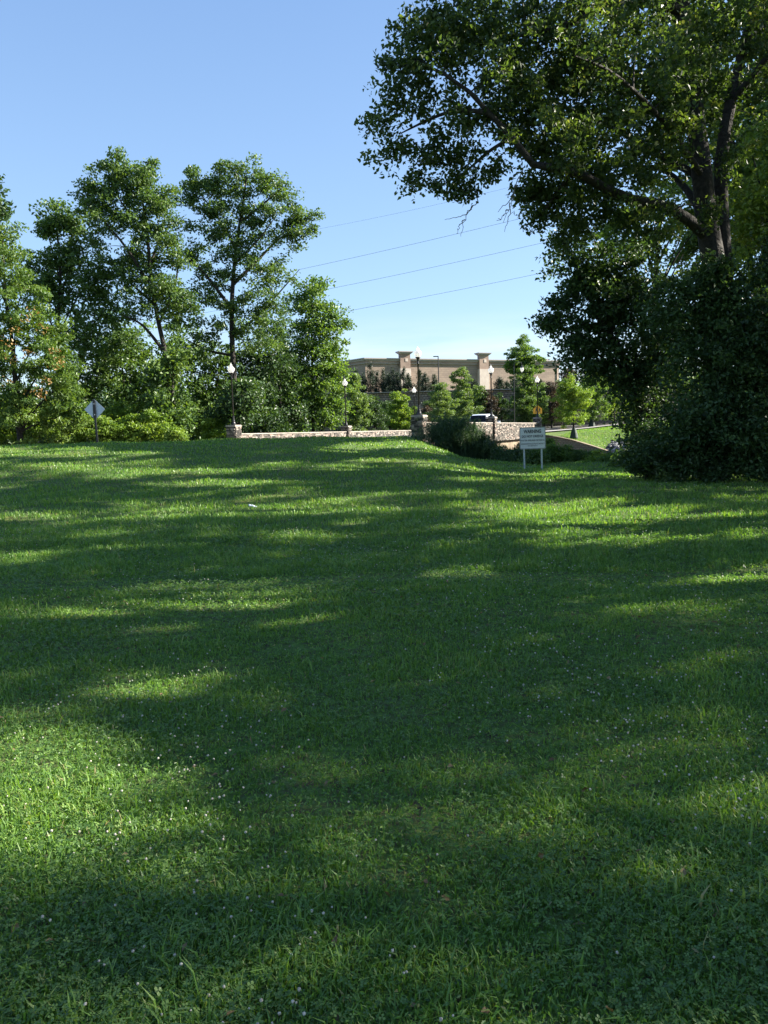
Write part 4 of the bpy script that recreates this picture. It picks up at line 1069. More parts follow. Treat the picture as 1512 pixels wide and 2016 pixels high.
# sunlit trees beyond the creek, seen through the oak
tree('creekside_tree', 1285, 36, 'yellow-green backlit tree with thin dark stems behind the oak trunk',
     [(1270, 470, 50, 16), (1300, 540, 70, 26), (1230, 520, 50, 14), (1340, 610, 70, 26), (1260, 620, 60, 20), (1340, 470, 50, 14), (1300, 390, 45, 10), (1200, 480, 40, 8), (1300, 700, 80, 30), (1230, 420, 50, 10), (1380, 560, 50, 14), (1345, 500, 60, 26), (1372, 450, 40, 14), (1365, 400, 36, 10)],
     mat='back', leaf=.22, cr=.75, per=70, seed=41, r0=.2, prune=.95)
tree('creekside_tree', 1475, 34, 'yellow-green backlit tree right of the oak trunk at the picture edge',
     [(1480, 300, 50, 14), (1490, 370, 60, 20), (1460, 440, 50, 16), (1500, 480, 70, 26), (1460, 540, 50, 18), (1500, 600, 80, 30), (1450, 640, 50, 16), (1560, 420, 90, 30), (1580, 550, 90, 30), (1500, 700, 100, 34), (1530, 250, 40, 8)],
     mat='back', leaf=.22, cr=.8, per=75, seed=42, r0=.24, prune=.95)
# trees outside the picture on the right; placed, and their crowns cut, to throw the dappled shade on the lawn
def off_tree(x, y, R, z0, z1, n, seed, label, leaf=.2, per=85, mat='oak'):
    f = np.array([x, y, H(x, y)]); root = empty('oak_tree', f); tag(root, label, 'tree', 'oaks placed to shade the lawn from beyond the right picture edge')
    rs = np.random.RandomState(seed); zm = (z0 + z1) / 2
    stem = [f - [0, 0, .3], f + [.2, .1, (z1 - z0) * .3], f + [-.1, .2, (z1 - f[2]) * .6], f + [.1, 0, (z1 - f[2]) * .9]]
    limbs = [(stem, .42, .08)]; L = []
    for k in range(13):
        a_ = k * 2.4 + rs.rand(); rr = R * (.35 + .4 * rs.rand()); zz = z0 + (z1 - z0) * (.12 + .78 * k / 12)
        c = np.array([x + rr * math.cos(a_), y + rr * math.sin(a_), f[2] + zz])
        L.append((c, (R * .42, R * .42, (z1 - z0) * .16), n // 13))
        sp = resample(stem, 40)[int(np.clip((zz / (z1)) * 39 - 5, 6, 38))]
        limbs.append(([sp, (sp + c) / 2 + [0, 0, .4], c], .12, .03))
    grow(root, limbs, L, leaf=leaf, asp=.65, cr=.8, per=per, mat=mat, seed=seed, prune=1.0, shell=2.2)
off_tree(13.5, 8.6, 5.6, 3.5, 15, 276, 51, 'oak off the right side of the lawn, nearest the viewer')
off_tree(21, 11.5, 6.5, 3.5, 19, 303, 52, 'oak off the right side of the lawn, second from the viewer')
off_tree(18, 1.5, 6.5, 4.0, 18, 276, 53, 'oak off the right side of the lawn, level with the viewer')
off_tree(25, 20, 7.0, 3.5, 21, 340, 54, 'oak off the right side of the lawn, third from the viewer', .24, 115)
off_tree(31, 30, 7.5, 3.5, 24, 475, 55, 'oak off the right side of the lawn, fourth from the viewer', .27, 115)
off_tree(31, 46, 8.0, 3.5, 27, 340, 56, 'tallest oak off the right side of the lawn, beside the creek', .29, 115)
off_tree(22, 43.5, 7.0, 10, 26, 728, 58, 'tall green oak far behind the forked trunk, filling the gaps of its crown', .29, 100, 'wood')
off_tree(34, 37, 8.0, 6, 30, 588, 61, 'tall oak far off the right side of the lawn, behind the third row', .31, 115)
off_tree(25.5, 37, 7.0, 4, 26, 588, 59, 'oak standing behind the right picture edge, past the backlit tree', .27, 105, 'wood')
off_tree(26, 4.5, 6.5, 4, 20, 276, 60, 'oak off the right side of the lawn, behind the nearest two', .24)
off_tree(16.5, 13.5, 5.0, 3.0, 13, 202, 57, 'small oak off the right side of the lawn between two larger oaks')

# ------------------------------------------------------------------ the woods on the left
def left_woods():
    d = 60.0; a = lambda px, py, dd=0: at(px, py, d + dd)
    f = foot(345, d); root = empty('tall_oak_tree', f); tag(root, 'tall slender oak with a leaning trunk, left of the two tallest trees', 'tree', 'tall oaks of the left wood')
    limbs = [([f - [0, 0, .3], a(338, 770), a(322, 680), a(305, 600), a(295, 520), a(288, 440), a(275, 370), a(265, 330)], .24, .05),
             ([a(322, 690), a(280, 640, -.5), a(240, 620, -1)], .15, .04), ([a(312, 640), a(345, 560, 1), a(352, 480, 1)], .12, .03), ([a(300, 570), a(250, 490, -1), a(200, 430, -1.5), a(170, 400, -1.5)], .13, .03),
             ([a(296, 520), a(320, 450, .5), a(330, 390, 1)], .1, .03), ([a(290, 460), a(240, 400, 1), a(220, 350, 1)], .1, .03), ([a(305, 600), a(260, 560, 1), a(215, 520, 1.5)], .12, .03)]
    L = [PL(*q) for q in ((265, 340, 42, d, 20), (215, 372, 46, d, 22), (170, 392, 30, d, 10), (300, 385, 45, d, 20), (250, 430, 60, d, 28), (315, 450, 48, d, 20), (200, 440, 42, d, 14), (290, 510, 55, d, 24), (345, 500, 32, d, 10),
                          (225, 520, 42, d, 14), (330, 570, 50, d, 20), (270, 590, 50, d, 18), (240, 330, 30, d, 10), (350, 620, 40, d, 14))]
    L = [(c_, tuple(.98 * v_ for v_ in r_), int(n_ * 1.28)) for c_, r_, n_ in L]
    grow(root, limbs, L, leaf=.25, cr=.8, per=84, mat='wood', seed=61, shell=2.6)
    d = 64.0
    f = foot(465, d); root = empty('tall_oak_tree', f); tag(root, 'tall oak with the widest airy crown, standing behind the leftmost lamp', 'tree', 'tall oaks of the left wood')
    a = lambda px, py, dd=0: at(px, py, d + dd)
    limbs = [([f - [0, 0, .3], a(460, 740), a(456, 640), a(458, 560), a(466, 480), a(478, 400), a(485, 350)], .32, .06),
             ([a(457, 610), a(420, 560, -.6), a(385, 520, -1), a(360, 500, -1)], .16, .03), ([a(458, 560), a(500, 520, .8), a(550, 470, 1), a(600, 445, 1)], .16, .03), ([a(466, 490), a(430, 430, 1), a(390, 375, 1)], .14, .03),
             ([a(472, 440), a(520, 400, -.6), a(555, 370, -.8)], .12, .03), ([a(456, 660), a(510, 620, 1), a(555, 570, 1.2), a(590, 530, 1.2)], .13, .02), ([a(458, 700), a(410, 690, .6), a(370, 670, .8)], .12, .03), ([a(462, 520), a(510, 470, -1.6), a(540, 430, -2)], .1, .03)]
    L = [PL(*q) for q in ((450, 345, 34, d, 12), (396, 362, 28, d, 12), (368, 392, 22, d, 6), (415, 380, 42, d, 15), (500, 355, 42, d, 15), (545, 372, 32, d, 10), (580, 412, 32, d, 10), (605, 450, 26, d, 8), (575, 470, 34, d, 9), (530, 430, 48, d, 18), (470, 430, 56, d, 24),
                          (410, 440, 40, d, 12), (375, 500, 38, d, 12), (460, 510, 60, d, 26), (530, 520, 40, d, 12), (410, 560, 44, d, 14), (500, 580, 52, d, 18), (545, 600, 26, d, 6), (440, 630, 50, d, 18), (370, 620, 38, d, 12), (510, 650, 50, d, 18), (570, 545, 18, d, 2), (385, 690, 40, d, 14))]
    L = [(c_, tuple(.98 * v_ for v_ in r_), int(n_ * 1.28)) for c_, r_, n_ in L]
    grow(root, limbs, L, leaf=.25, cr=.8, per=84, mat='wood', seed=62, shell=2.6)
    tree('woodland_tree', 615, 77, 'narrow green tree at the right end of the left wood, nearest the store',
         [(615, 560, 26, 14), (600, 600, 40, 22), (635, 625, 40, 22), (668, 625, 16, 5), (590, 660, 44, 26), (650, 670, 38, 22), (615, 720, 60, 40), (570, 730, 40, 20), (655, 735, 34, 20), (620, 790, 66, 44), (575, 810, 50, 28), (655, 800, 36, 20)],
         mat='light', leaf=.34, cr=1.0, per=65, seed=63, r0=.2, group='trees of the left wood')
    tree('woodland_tree', 120, 62, 'dark domed tree above the sumac, left of the two tall oaks',
         [(115, 425, 36, 16), (90, 450, 26, 8), (150, 440, 26, 10), (150, 490, 42, 20), (90, 520, 50, 24), (180, 550, 56, 28), (120, 590, 60, 30), (60, 560, 46, 18), (200, 620, 56, 24), (150, 670, 56, 22)],
         mat='wood', leaf=.32, cr=.95, per=65, seed=64, r0=.25, group='trees of the left wood')
    specs = [(338, 57, 'leafy sapling clump around the foot of the leaning oak trunk', [(330, 790, 34, 22), (352, 830, 30, 18), (318, 735, 30, 16), (345, 700, 24, 10)], 'wood'),
             (470, 60, 'leafy sapling clump between the leftmost lamp and the widest oak trunk', [(478, 780, 34, 20), (455, 815, 34, 22)], 'dark'),
             (175, 66, 'dark tree behind the diamond sign', [(160, 740, 60, 34), (200, 700, 50, 24), (180, 810, 60, 34)], 'wood'),
             (245, 67, 'leafy tree in shade, first to the right of the diamond sign', [(240, 680, 56, 28), (260, 740, 60, 34), (240, 815, 60, 34)], 'wood'),
             (330, 70, 'bright undertree between the leaning oak trunk and the diamond sign', [(220, 650, 34, 12), (310, 720, 60, 30), (350, 680, 44, 18), (330, 810, 64, 36)], 'light'),
             (400, 68, 'shaded tree between the two tall oak trunks', [(395, 740, 56, 30), (420, 800, 60, 36), (380, 830, 46, 22), (430, 720, 40, 14)], 'wood'),
             (500, 70, 'dark tree directly behind the leftmost lamp', [(480, 700, 50, 20), (500, 760, 60, 34), (470, 820, 56, 30), (530, 820, 56, 30), (540, 700, 46, 18)], 'dark'),
             (560, 74, 'dark tree between the leftmost lamp and the narrow green tree', [(550, 760, 50, 26), (570, 820, 50, 26), (540, 650, 40, 14), (560, 700, 44, 16)], 'dark')]
    for i, (px, dd, lab, lo, mt) in enumerate(specs):
        tree('woodland_tree', px, dd, lab, lo, mat=mt, leaf=.34, cr=1.0, per=62, seed=70 + i, r0=.18, group='trees of the left wood')
    # sumac / tree of heaven with orange seed clusters
    r = tree('tree_of_heaven', 40, 50, 'broad yellow-green tree with orange seed clusters at the left edge',
             [(5, 470, 50, 20), (0, 540, 60, 26), (50, 560, 44, 14), (30, 630, 70, 34), (90, 650, 46, 18), (110, 700, 46, 22), (40, 720, 80, 44), (120, 760, 46, 24), (70, 800, 80, 44), (-60, 620, 90, 34), (-60, 760, 90, 34), (140, 820, 40, 20), (-40, 500, 60, 18)],
             mat='sumac', leaf=.28, cr=.62, per=85, seed=81, r0=.2, asp=.4, droop=.9)
    rs = np.random.RandomState(9)
    for (px, py) in ((20, 680), (45, 640), (75, 650), (30, 700), (8, 655), (60, 700), (95, 680), (120, 700), (110, 720), (70, 775), (15, 750), (85, 780), (60, 615), (100, 745), (30, 650), (5, 700)):
        c = at(px + rs.normal() * 5, py + rs.normal() * 5, 50 - 2.2 + rs.normal() * .4); C = c + rs.normal(size=(15, 3)) * [.28, .2, .16]
        v, q = leaf_quads(C, .2, .12, rs); mesh_obj('samara_clusters', v, q, M['seed'], r, rs.rand(len(C)))
    tree('dark_oak', -60, 31, 'dark oak whose leaf sprays poke in at the left picture edge, high above the sumac',
         [(-50, 400, 48, 22), (-20, 365, 22, 5), (-12, 408, 22, 6), (-100, 330, 70, 26), (-120, 450, 90, 34), (-60, 480, 50, 16)], mat='dark', leaf=.2, cr=.5, per=70, seed=82, r0=.25)
    bl = [(215, 850, 34, 54, 'low sunlit vine-covered bush right beside the diamond sign post'), (262, 848, 30, 54.5, 'bright low bush, second right of the diamond sign'), (312, 842, 36, 55, 'highest rounded vine mound, at the foot of the leaning trunk'), (345, 862, 22, 53, 'small bright bush ending the hedge row on the right'),
          (165, 846, 36, 54, 'yellow-green bush just left of the diamond sign'), (110, 840, 44, 53, 'leafy bush under the sumac, second left of the diamond sign'), (55, 838, 50, 53, 'leafy bush under the sumac near the left edge'), (0, 835, 56, 53, 'leafy bush cut by the left picture edge'),
          (240, 815, 26, 57, 'upright bush poking above the vine hedge right of the diamond sign'), (420, 845, 24, 60, 'small pale bush in the wood left of the stone pier')]
    for i, (px, py, rr, dd, lab) in enumerate(bl):
        tree('bush', px, dd, lab, [(px, py, rr, int(rr * 1.1), 1, rr * .8), (px - rr * .3, py - rr * .35, rr * .6, int(rr * .35))], mat='bright', leaf=.2, cr=.5, per=90, seed=90 + i, r0=.04, cat='bush', group='sunlit bushes before the left wood', shell=2.2)
left_woods()

def wood_belt(name, spec, mat, seed, leaf, cr):
    """a far-off wood that reads as one mass"""
    rs = np.random.RandomState(seed); C = []
    for (x0, x1, y0, y1, z1, n) in spec:
        x = rs.uniform(x0, x1, n); y = rs.uniform(y0, y1, n); g = height(x, y)
        tz = z1 * (.75 + .25 * np.sin(x * .35 + seed) * np.sin(x * .13 + 2)) ; z = g + tz * rs.rand(n) ** .8
        c = np.stack([x, y, z], 1)
        C.append((c[:, None, :] + rs.normal(size=(n, 30, 3)) * cr * .5).reshape(-1, 3))
    C = np.concatenate(C); v, q = leaf_quads(C, leaf, leaf * .6, rs)
    o = mesh_obj(name, v, q, M[mat], None, rs.rand(len(C))); tag(o, kind='stuff'); return o
wood_belt('far_wood', [(-85, -28, 78, 96, 12.5, 1500), (-38, -9, 88, 102, 11, 800)], 'dark', 3, .55, 1.6)
wood_belt('far_wood', [(34, 120, 122, 134, 5.5, 500), (48, 120, 134, 150, 10, 800)], 'wood', 4, .7, 2.0)
wood_belt('far_wood', [(-160, -60, 110, 150, 14, 500), (60, 180, 120, 190, 13, 700)], 'dark', 6, .9, 2.6)

# ------------------------------------------------------------------ planted trees beyond the bridge
mid = [('holly_tree', 768, 109, 'dark evergreen shrub tree just left of the small round maple', [(762, 802, 15, 22), (768, 828, 20, 26)], 'dark', .24),
       ('bald_cypress', 944, 106, 'mid green feathery tree directly behind the van', [(942, 768, 11, 14), (943, 790, 20, 30), (946, 818, 26, 40)], 'wood', .24),
       ('elm_tree', 1072, 112, 'light green tree between the conical tree and the dark purple-brown one', [(1072, 768, 14, 16), (1070, 792, 18, 22), (1072, 818, 20, 24)], 'light', .26),
       ('holly_tree', 846, 110, 'dark green shrub tree just right of the smallest lamp', [(848, 798, 12, 14), (850, 822, 16, 20)], 'dark', .24),
       ('maple_tree', 785, 98, 'small round bright green maple left of the tallest lamp', [(785, 785, 20, 24), (785, 812, 28, 50), (790, 835, 20, 20)], 'bright', .26),
       ('bald_cypress', 868, 93, 'feathery pale green conical tree just right of the tallest lamp', [(868, 765, 12, 12), (868, 790, 24, 30), (872, 812, 30, 36), (870, 832, 28, 26)], 'feather', .24),
       ('bald_cypress', 912, 100, 'tallest feathery green conical tree, left of the white van lamp', [(908, 732, 11, 12), (908, 755, 24, 28), (912, 785, 34, 50), (912, 815, 36, 50), (905, 838, 34, 30)], 'feather', .26),
       ('bald_cypress', 1038, 104, 'dense dark conical tree behind the crook lamp', [(1036, 735, 14, 24), (1036, 762, 26, 54), (1038, 795, 36, 90), (1036, 823, 40, 80)], 'wood', .26),
       ('elm_tree', 1030, 128, 'round-topped green tree rising above the store roofline', [(1030, 695, 30, 34), (1012, 715, 22, 22), (1048, 715, 24, 24), (1030, 735, 28, 26)], 'light', .36),
       ('plum_tree', 962, 106, 'small brownish purple tree in front of the block wall', [(962, 785, 16, 18), (964, 808, 18, 20)], 'plum', .24),
       ('plum_tree', 1086, 108, 'dark purple-brown tree right of the school sign', [(1086, 762, 12, 16), (1090, 790, 16, 24), (1090, 815, 16, 22)], 'plum', .24),
       ('plum_tree', 1122, 135, 'distant reddish tree top above the young maples', [(1120, 738, 16, 20), (1122, 760, 18, 16)], 'plum', .34),
       ('young_maple', 1130, 84, 'young bright maple with a watering bag on the far grass bank', [(1128, 762, 20, 22), (1115, 785, 24, 28), (1145, 785, 26, 30), (1130, 812, 32, 36)], 'bright', .22),
       ('young_maple', 1165, 104, 'young maple farther up the bank, its trunk in a dark watering bag', [(1165, 755, 24, 26), (1150, 780, 22, 20), (1182, 780, 24, 26), (1168, 808, 30, 34)], 'light', .26),
       ('young_maple', 1210, 108, 'yellowish young tree at the edge of the dark creekside boughs', [(1208, 770, 24, 24), (1215, 800, 28, 30)], 'bright', .28),
       ('bald_cypress', 702, 86, 'pale yellow-green feathery tree behind the midway lamp of the low wall', [(700, 745, 10, 10), (700, 772, 20, 26), (702, 800, 28, 40), (700, 828, 32, 40)], 'feather', .24),
       ('holly_tree', 738, 102, 'dark bluish shrub-like tree against the block wall', [(735, 800, 20, 30), (742, 826, 26, 40), (728, 832, 20, 24)], 'dark', .24),
       ('holly_tree', 988, 108, 'dark tree against the block wall right of the van', [(985, 790, 16, 18), (990, 815, 20, 26)], 'dark', .26),
       ('elm_tree', 1105, 112, 'green tree behind the young maples, left of the far pale pole', [(1112, 762, 18, 22), (1106, 790, 20, 24), (1106, 812, 20, 24)], 'wood', .3),
       ('elm_tree', 1172, 122, 'broad green tree closing the view behind the two young maples', [(1165, 752, 26, 30), (1190, 770, 30, 34), (1160, 795, 30, 34), (1195, 812, 30, 30)], 'light', .32),
       ('elm_tree', 1250, 118, 'rounded green tree glimpsed through the creekside boughs', [(1245, 770, 34, 40), (1260, 810, 34, 36)], 'wood', .32),
       ('plum_tree', 840, 108, 'brown shrubby tree at the foot of the block wall behind the smallest lamp', [(835, 812, 12, 14), (838, 830, 14, 16)], 'plum', .22),
       ('elm_tree', 820, 108, 'dark green shrub tree just left of the smallest lamp', [(812, 815, 12, 14), (815, 835, 16, 18)], 'dark', .22)]
for i, (nm, px, dd, lab, lo, mt, lf) in enumerate(mid):
    lo = [(a_, b_, c_ * (.95 if nm == 'elm_tree' else 1.0), int(n_ * (1.9 if nm == 'elm_tree' else 1.25))) for a_, b_, c_, n_ in lo]
    tree(nm, px, dd, lab, lo, mat=mt, leaf=lf * .85, cr=.5 if dd < 120 else .62, per=76, seed=110 + i, r0=.12 if dd < 120 else .2, group='planted trees beyond the bridge', shell=2.4)
def bag(px, d, lab):
    f = foot(px, d); root = empty('watering_bag', f); tag(root, lab, 'watering bag', 'watering bags round young trunks')
    b = MB(); b.lathe(f, [(.44, 0), (.46, .12), (.36, .6), (.24, 1.0), (.17, 1.12), (.16, 1.13)], 14); b.build('bag_cloth', M['bag'], root)
    b = MB(); b.lathe(f, [(.175, 1.10), (.18, 1.13), (.17, 1.16)], 14); b.build('strap', M['black_metal'], root)
bag(1130, 84, 'dark green watering bag on the nearer young maple trunk'); bag(1165, 104, 'dark green watering bag on the farther young maple trunk')

# junipers along the top of the wall
jun = [(690, 742), (704, 733), (718, 742), (732, 722), (744, 738), (757, 734), (768, 742), (777, 733), (786, 740), (797, 731), (806, 742), (828, 734), (840, 742), (856, 744), (935, 752), (985, 748), (1000, 756), (1012, 750), (1062, 752), (672, 748)]
adj = ['leftmost but one', 'tall', 'squat', 'tallest', 'broad', 'slim', 'low', 'pointed', 'rounded', 'sharp', 'short', 'narrow', 'dense', 'dim', 'half-hidden', 'small', 'stubby', 'shaded', 'last', 'first']
for i, (px, py) in enumerate(jun):
    d = 118.5 + (i % 3) * .8; f = foot(px, d); root = empty('juniper_tree', f)
    left = ('the %s juniper counted from the left' % ['second', 'third', 'fourth', 'fifth', 'sixth', 'seventh', 'eighth', 'ninth', 'tenth', 'eleventh', 'twelfth', 'thirteenth', 'fourteenth', 'fifteenth', 'sixteenth', 'seventeenth', 'eighteenth', 'nineteenth', 'twentieth', 'first'][i])
    tag(root, 'dark upright juniper on the block wall, ' + left, 'juniper', 'junipers along the wall top')
    top = at(px, py, d)[2]; h = (top - f[2]) * 1.16; rs = np.random.RandomState(200 + i)
    w = .95 + .3 * rs.rand()
    lobes = [(f + [0, 0, h * .2], (w, w, h * .2), 16), (f + [rs.normal() * .1, 0, h * .45], (w * .9, w * .9, h * .2), 16), (f + [rs.normal() * .15, 0, h * .68], (w * .55, w * .55, h * .14), 8), (f + [rs.normal() * .2 + .3, 0, h * .66], (w * .3, w * .3, h * .12), 4), (f + [rs.normal() * .1, 0, h * .88], (w * .18, w * .18, h * .10), 5)]
    grow(root, [([f - [0, 0, .1], f + [0, 0, h * .5], f + [0, 0, h * .95]], .09, .02)], lobes, leaf=.2, asp=.35, cr=.34, per=60, mat='juniper', seed=200 + i, flat=1.5, up=0, droop=-1.2, sides=5)

# ------------------------------------------------------------------ reeds, creek weeds, riprap
def reed_clump():
    c = at(925, 905, 44.5); x0, y0 = c[0], c[1]
    root = empty('reed_clump', (x0, y0, H(x0, y0))); tag(root, 'big dark feathery reed clump before the stone parapet, left of the warning sign', 'reeds')
    rs = np.random.RandomState(7); n = 1500
    bx = x0 - .25 + rs.normal(size=n) * .6; by = y0 + rs.normal(size=n) * .6; bz = height(bx, by)
    hh = rs.uniform(1.25, 2.25, n) * np.exp(-((bx - x0 + .5) / 1.7) ** 2) * (1 + .15 * rs.normal(size=n)); dx = (bx - x0) * .75 + rs.normal(size=n) * .35; dy = rs.normal(size=n) * .4
    K = 5; t = np.linspace(0, 1, K)[None, :]
    hs = np.minimum(hh * 1.12, 2.7)
    P = np.stack([bx[:, None] + dx[:, None] * t ** 1.6, by[:, None] + dy[:, None] * t ** 1.6, bz[:, None] + hs[:, None] * (t - .12 * t ** 3)], -1)
    v, q = tube_arrays(P, np.linspace(.009, .003, K)[None].repeat(n, 0), 3)
    mesh_obj('stems', v, q, M['reed'], root, np.repeat(rs.rand(n), (K - 1) * 3))
    # narrow drooping leaves along the stems
    k = 26; ts = rs.uniform(.25, 1.0, (n, k)); idx = ts * (K - 1); i0 = np.clip(idx.astype(int), 0, K - 2); fr = (idx - i0)[..., None]
    pp = P[np.arange(n)[:, None], i0] * (1 - fr) + P[np.arange(n)[:, None], i0 + 1] * fr
    pp = pp.reshape(-1, 3); v, q = leaf_quads(pp + rs.normal(size=pp.shape) * .04, .42, .028, rs, up=0, droop=-1.6)
    mesh_obj('leaves', v, q, M['reed'], root, rs.rand(len(pp)))
reed_clump()
wd = [(872, 892, 15, 46, 'reed', 'leafy weeds at the left skirt of the reed clump'), (990, 900, 20, 41, 'dark', 'dark weedy shrub between the reeds and the warning sign'), (1015, 905, 24, 38, 'dark', 'dark weedy shrub left of the warning sign posts'), (1048, 905, 22, 36, 'wood', 'weedy shrub seen between the warning sign posts'),
      (1085, 895, 20, 38, 'light', 'pale leafy weed touching the right post of the warning sign'), (1105, 899, 22, 38, 'light', 'pale weedy shrub, first right of the warning sign'), (1130, 902, 22, 38, 'wood', 'weedy shrub, second right of the warning sign'), (1155, 905, 20, 40, 'wood', 'weedy shrub before the riprap stones'),
      (1180, 908, 20, 37, 'bright', 'bright yellow-green weed before the riprap stones'), (1205, 908, 18, 36, 'light', 'leafy weed at the left foot of the oak thicket'), (1228, 915, 20, 31, 'light', 'low pale weed where the sunny grass meets the thicket'), (1082, 872, 7, 44, 'light', 'leafy sprig beside the right edge of the warning sign board'),
      (968, 888, 16, 46, 'reed', 'dark weeds at the right skirt of the reed clump'), (1035, 885, 20, 44, 'dark', 'dark bush in the creek hollow behind the warning sign')]
for i, (px, py, rr, dd, mt, lab) in enumerate(wd):
    tree('weed_shrub', px, dd, lab, [(px, py, rr, int(rr * 1.2), 1, rr * .9), (px + 4, py - rr * .4, rr * .5, int(rr * .4))], mat=mt, leaf=.13, cr=.34, per=70, seed=150 + i, r0=.03, cat='weeds', group='weeds along the creek edge', asp=.5, shell=2.0)

def riprap():
    rs = np.random.RandomState(12); V, Q, A = [], [], []
    ico = []
    for k in range(1500):
        px = rs.uniform(1158, 1290); d = rs.uniform(60, 84)
        p = at(px, 860, d); x, y = p[0], p[1]
        s = (x - BP[0]) * BU[0] + (y - BP[1]) * BU[1]
        t_ = (x - BP[0]) * BN[0] + (y - BP[1]) * BN[1]
        if s < 23 or s > 38.5 - .25 * (t_ - 7) or t_ < 7.6: continue
        z = H(x, y); r = rs.uniform(.14, .36)
        # a faceted boulder: squashed, jittered cube with cut corners
        a = rs.rand(3) * 6
        base = []
        for lat in (-1.1, -.45, .45, 1.1):
            for j in range(6):
                th = j * math.pi / 3 + lat + rs.uniform(-.25, .25); rr = r * math.cos(lat) * rs.uniform(.8, 1.2)
                base.append((x + rr * math.cos(th), y + rr * math.sin(th) * .8, z + .1 + r * .7 * math.sin(lat) + rs.uniform(-.04, .04)))
        k0 = len(V); V.extend(base)
        for l in range(3):
            for j in range(6): Q.append((k0 + l * 6 + j, k0 + l * 6 + (j + 1) % 6, k0 + (l + 1) * 6 + (j + 1) % 6, k0 + (l + 1) * 6 + j)); A.append(rs.rand() * .3)
        Q.append((k0 + 18, k0 + 19, k0 + 20, k0 + 21)); Q.append((k0 + 18, k0 + 21, k0 + 22, k0 + 23)); c = rs.rand() * .7
        A.extend([.15, .15]); A[-20:] = [min(1, v + c) for v in A[-20:]]
    o = mesh_obj('riprap_stones', np.array(V), np.array(Q), M['rock'], None, A); tag(o, 'grey broken stones piled on the far creek bank', 'rocks', kind='stuff')
riprap()

# ------------------------------------------------------------------ the lawn: blades, clover, flower heads
def blades(name, n, ymin, ymax, power, h0, h1, wfun, seed, mat='grass', three=True, xk=.66, thr=None, patch=True):
    rs = np.random.RandomState(seed)
    u = rs.rand(n)
    if power == 1: y = ymin * (ymax / ymin) ** u
    else:
        e = 1 - power; y = (ymin ** e + u * (ymax ** e - ymin ** e)) ** (1 / e)
    y = y - 1.1 * (ymin < 3); x = rs.uniform(-1, 1, n) * (y * xk + 3.2)
    # uneven sward: tufts and thin places
    f = np.sin(x * 2.1 + 1.3 * np.sin(y * 1.7)) * np.sin(y * 2.6 + 1.1 * np.sin(x * 1.9)) + .6 * np.sin(x * 6.1 + y * 3.3) * np.sin(y * 7.0 - x * 2.2) + .5 * np.sin(x * 13.1 - y * 5.3) * np.sin(y * 15.0 + x * 4.2)
    keep = rs.rand(n) < np.clip(.72 + .4 * f, .12, 1)
    x, y, f = x[keep], y[keep], f[keep]; n = len(x)
    z = height(x, y)
    s = (x - BP[0]) * BU[0] + (y - BP[1]) * BU[1]; t = (x - BP[0]) * BN[0] + (y - BP[1]) * BN[1]
    yc = 39 + 9 * sm(-12, 2, x)
    ok = ~((y > yc + 1.2) & (x < 1.2)) & (z > -.9) & ~((s > -.6) & (t > -.6) & (t < .6)) & ~((s > 0) & (t < 0))
    x, y, z, f = x[ok], y[ok], z[ok], f[ok]; n = len(x)
    hgt = rs.uniform(h0, h1, n) * (1 + .28 * np.clip(f, -1, 1.2)) * np.where(rs.rand(n) < .04, 1.7, 1)
    w = wfun(y) * rs.uniform(.7, 1.3, n)
    th = rs.uniform(0, 2 * math.pi, n); bend = rs.uniform(.15, 1.1, n) * hgt
    dx, dy = np.cos(th), np.sin(th); tw = rs.uniform(-.9, .9, n)
    sx, sy = -np.sin(th + tw), np.cos(th + tw)
    B = np.stack([x, y, z - .004], 1); S = np.stack([sx, sy, np.zeros(n)], 1) * (w / 2)[:, None]; D = np.stack([dx, dy, np.zeros(n)], 1)
    Mi = B + D * (bend * .28)[:, None] + np.array([0, 0, 1]) * (hgt * .62)[:, None]
    Ti = B + D * bend[:, None] + np.array([0, 0, 1]) * (hgt * (1 - .18 * bend / hgt))[:, None]
    rnd = np.clip(.5 + .20 * np.clip(f, -1, 1) + rs.normal(size=n) * .2, 0, 1); rnd = np.where(rs.rand(n) < .03, rs.uniform(.93, 1, n), np.minimum(rnd, .92))
    V = np.stack([B - S, B + S, Mi + S * .8, Mi - S * .8, Ti], 1).reshape(-1, 3)
    i = np.arange(n)[:, None] * 5
    Q = i + np.array([[0, 1, 2, 3]]); T = i + np.array([[3, 2, 4]])
    o = mesh_obj(name, V, [Q, T], M[mat], None, np.concatenate([rnd, rnd])); tag(o, kind='stuff')
    return o
blades('grass', 640000, 1.3, 9.0, 1.35, .022, .055, lambda y: np.maximum(.0056, .0015 * y), 1)
blades('grass', 330000, 8.5, 52.0, 1.25, .05, .10, lambda y: np.maximum(.010, .0011 * y), 2)
blades('grass', 8000, 1.5, 7.5, 1.3, .05, .09, lambda y: .009 + 0 * y, 5)
def turf_weeds():
    rs = np.random.RandomState(27); n = 360000
    y = 1.3 * (14 / 1.3) ** rs.rand(n) - 1.1; x = rs.uniform(-1, 1, n) * (y * .64 + 3)
    z = height(x, y) + rs.uniform(.008, .045, n)
    C = np.stack([x, y, z], 1); v, q = leaf_quads(C, np.maximum(.022, .0042 * y), np.maximum(.008, .0015 * y), rs, up=.55, droop=.1)
    o = mesh_obj('low_weeds', v, q, M['grass'], None, np.clip(rs.normal(.42, .25, n), 0, 1)); tag(o, kind='stuff')
turf_weeds()

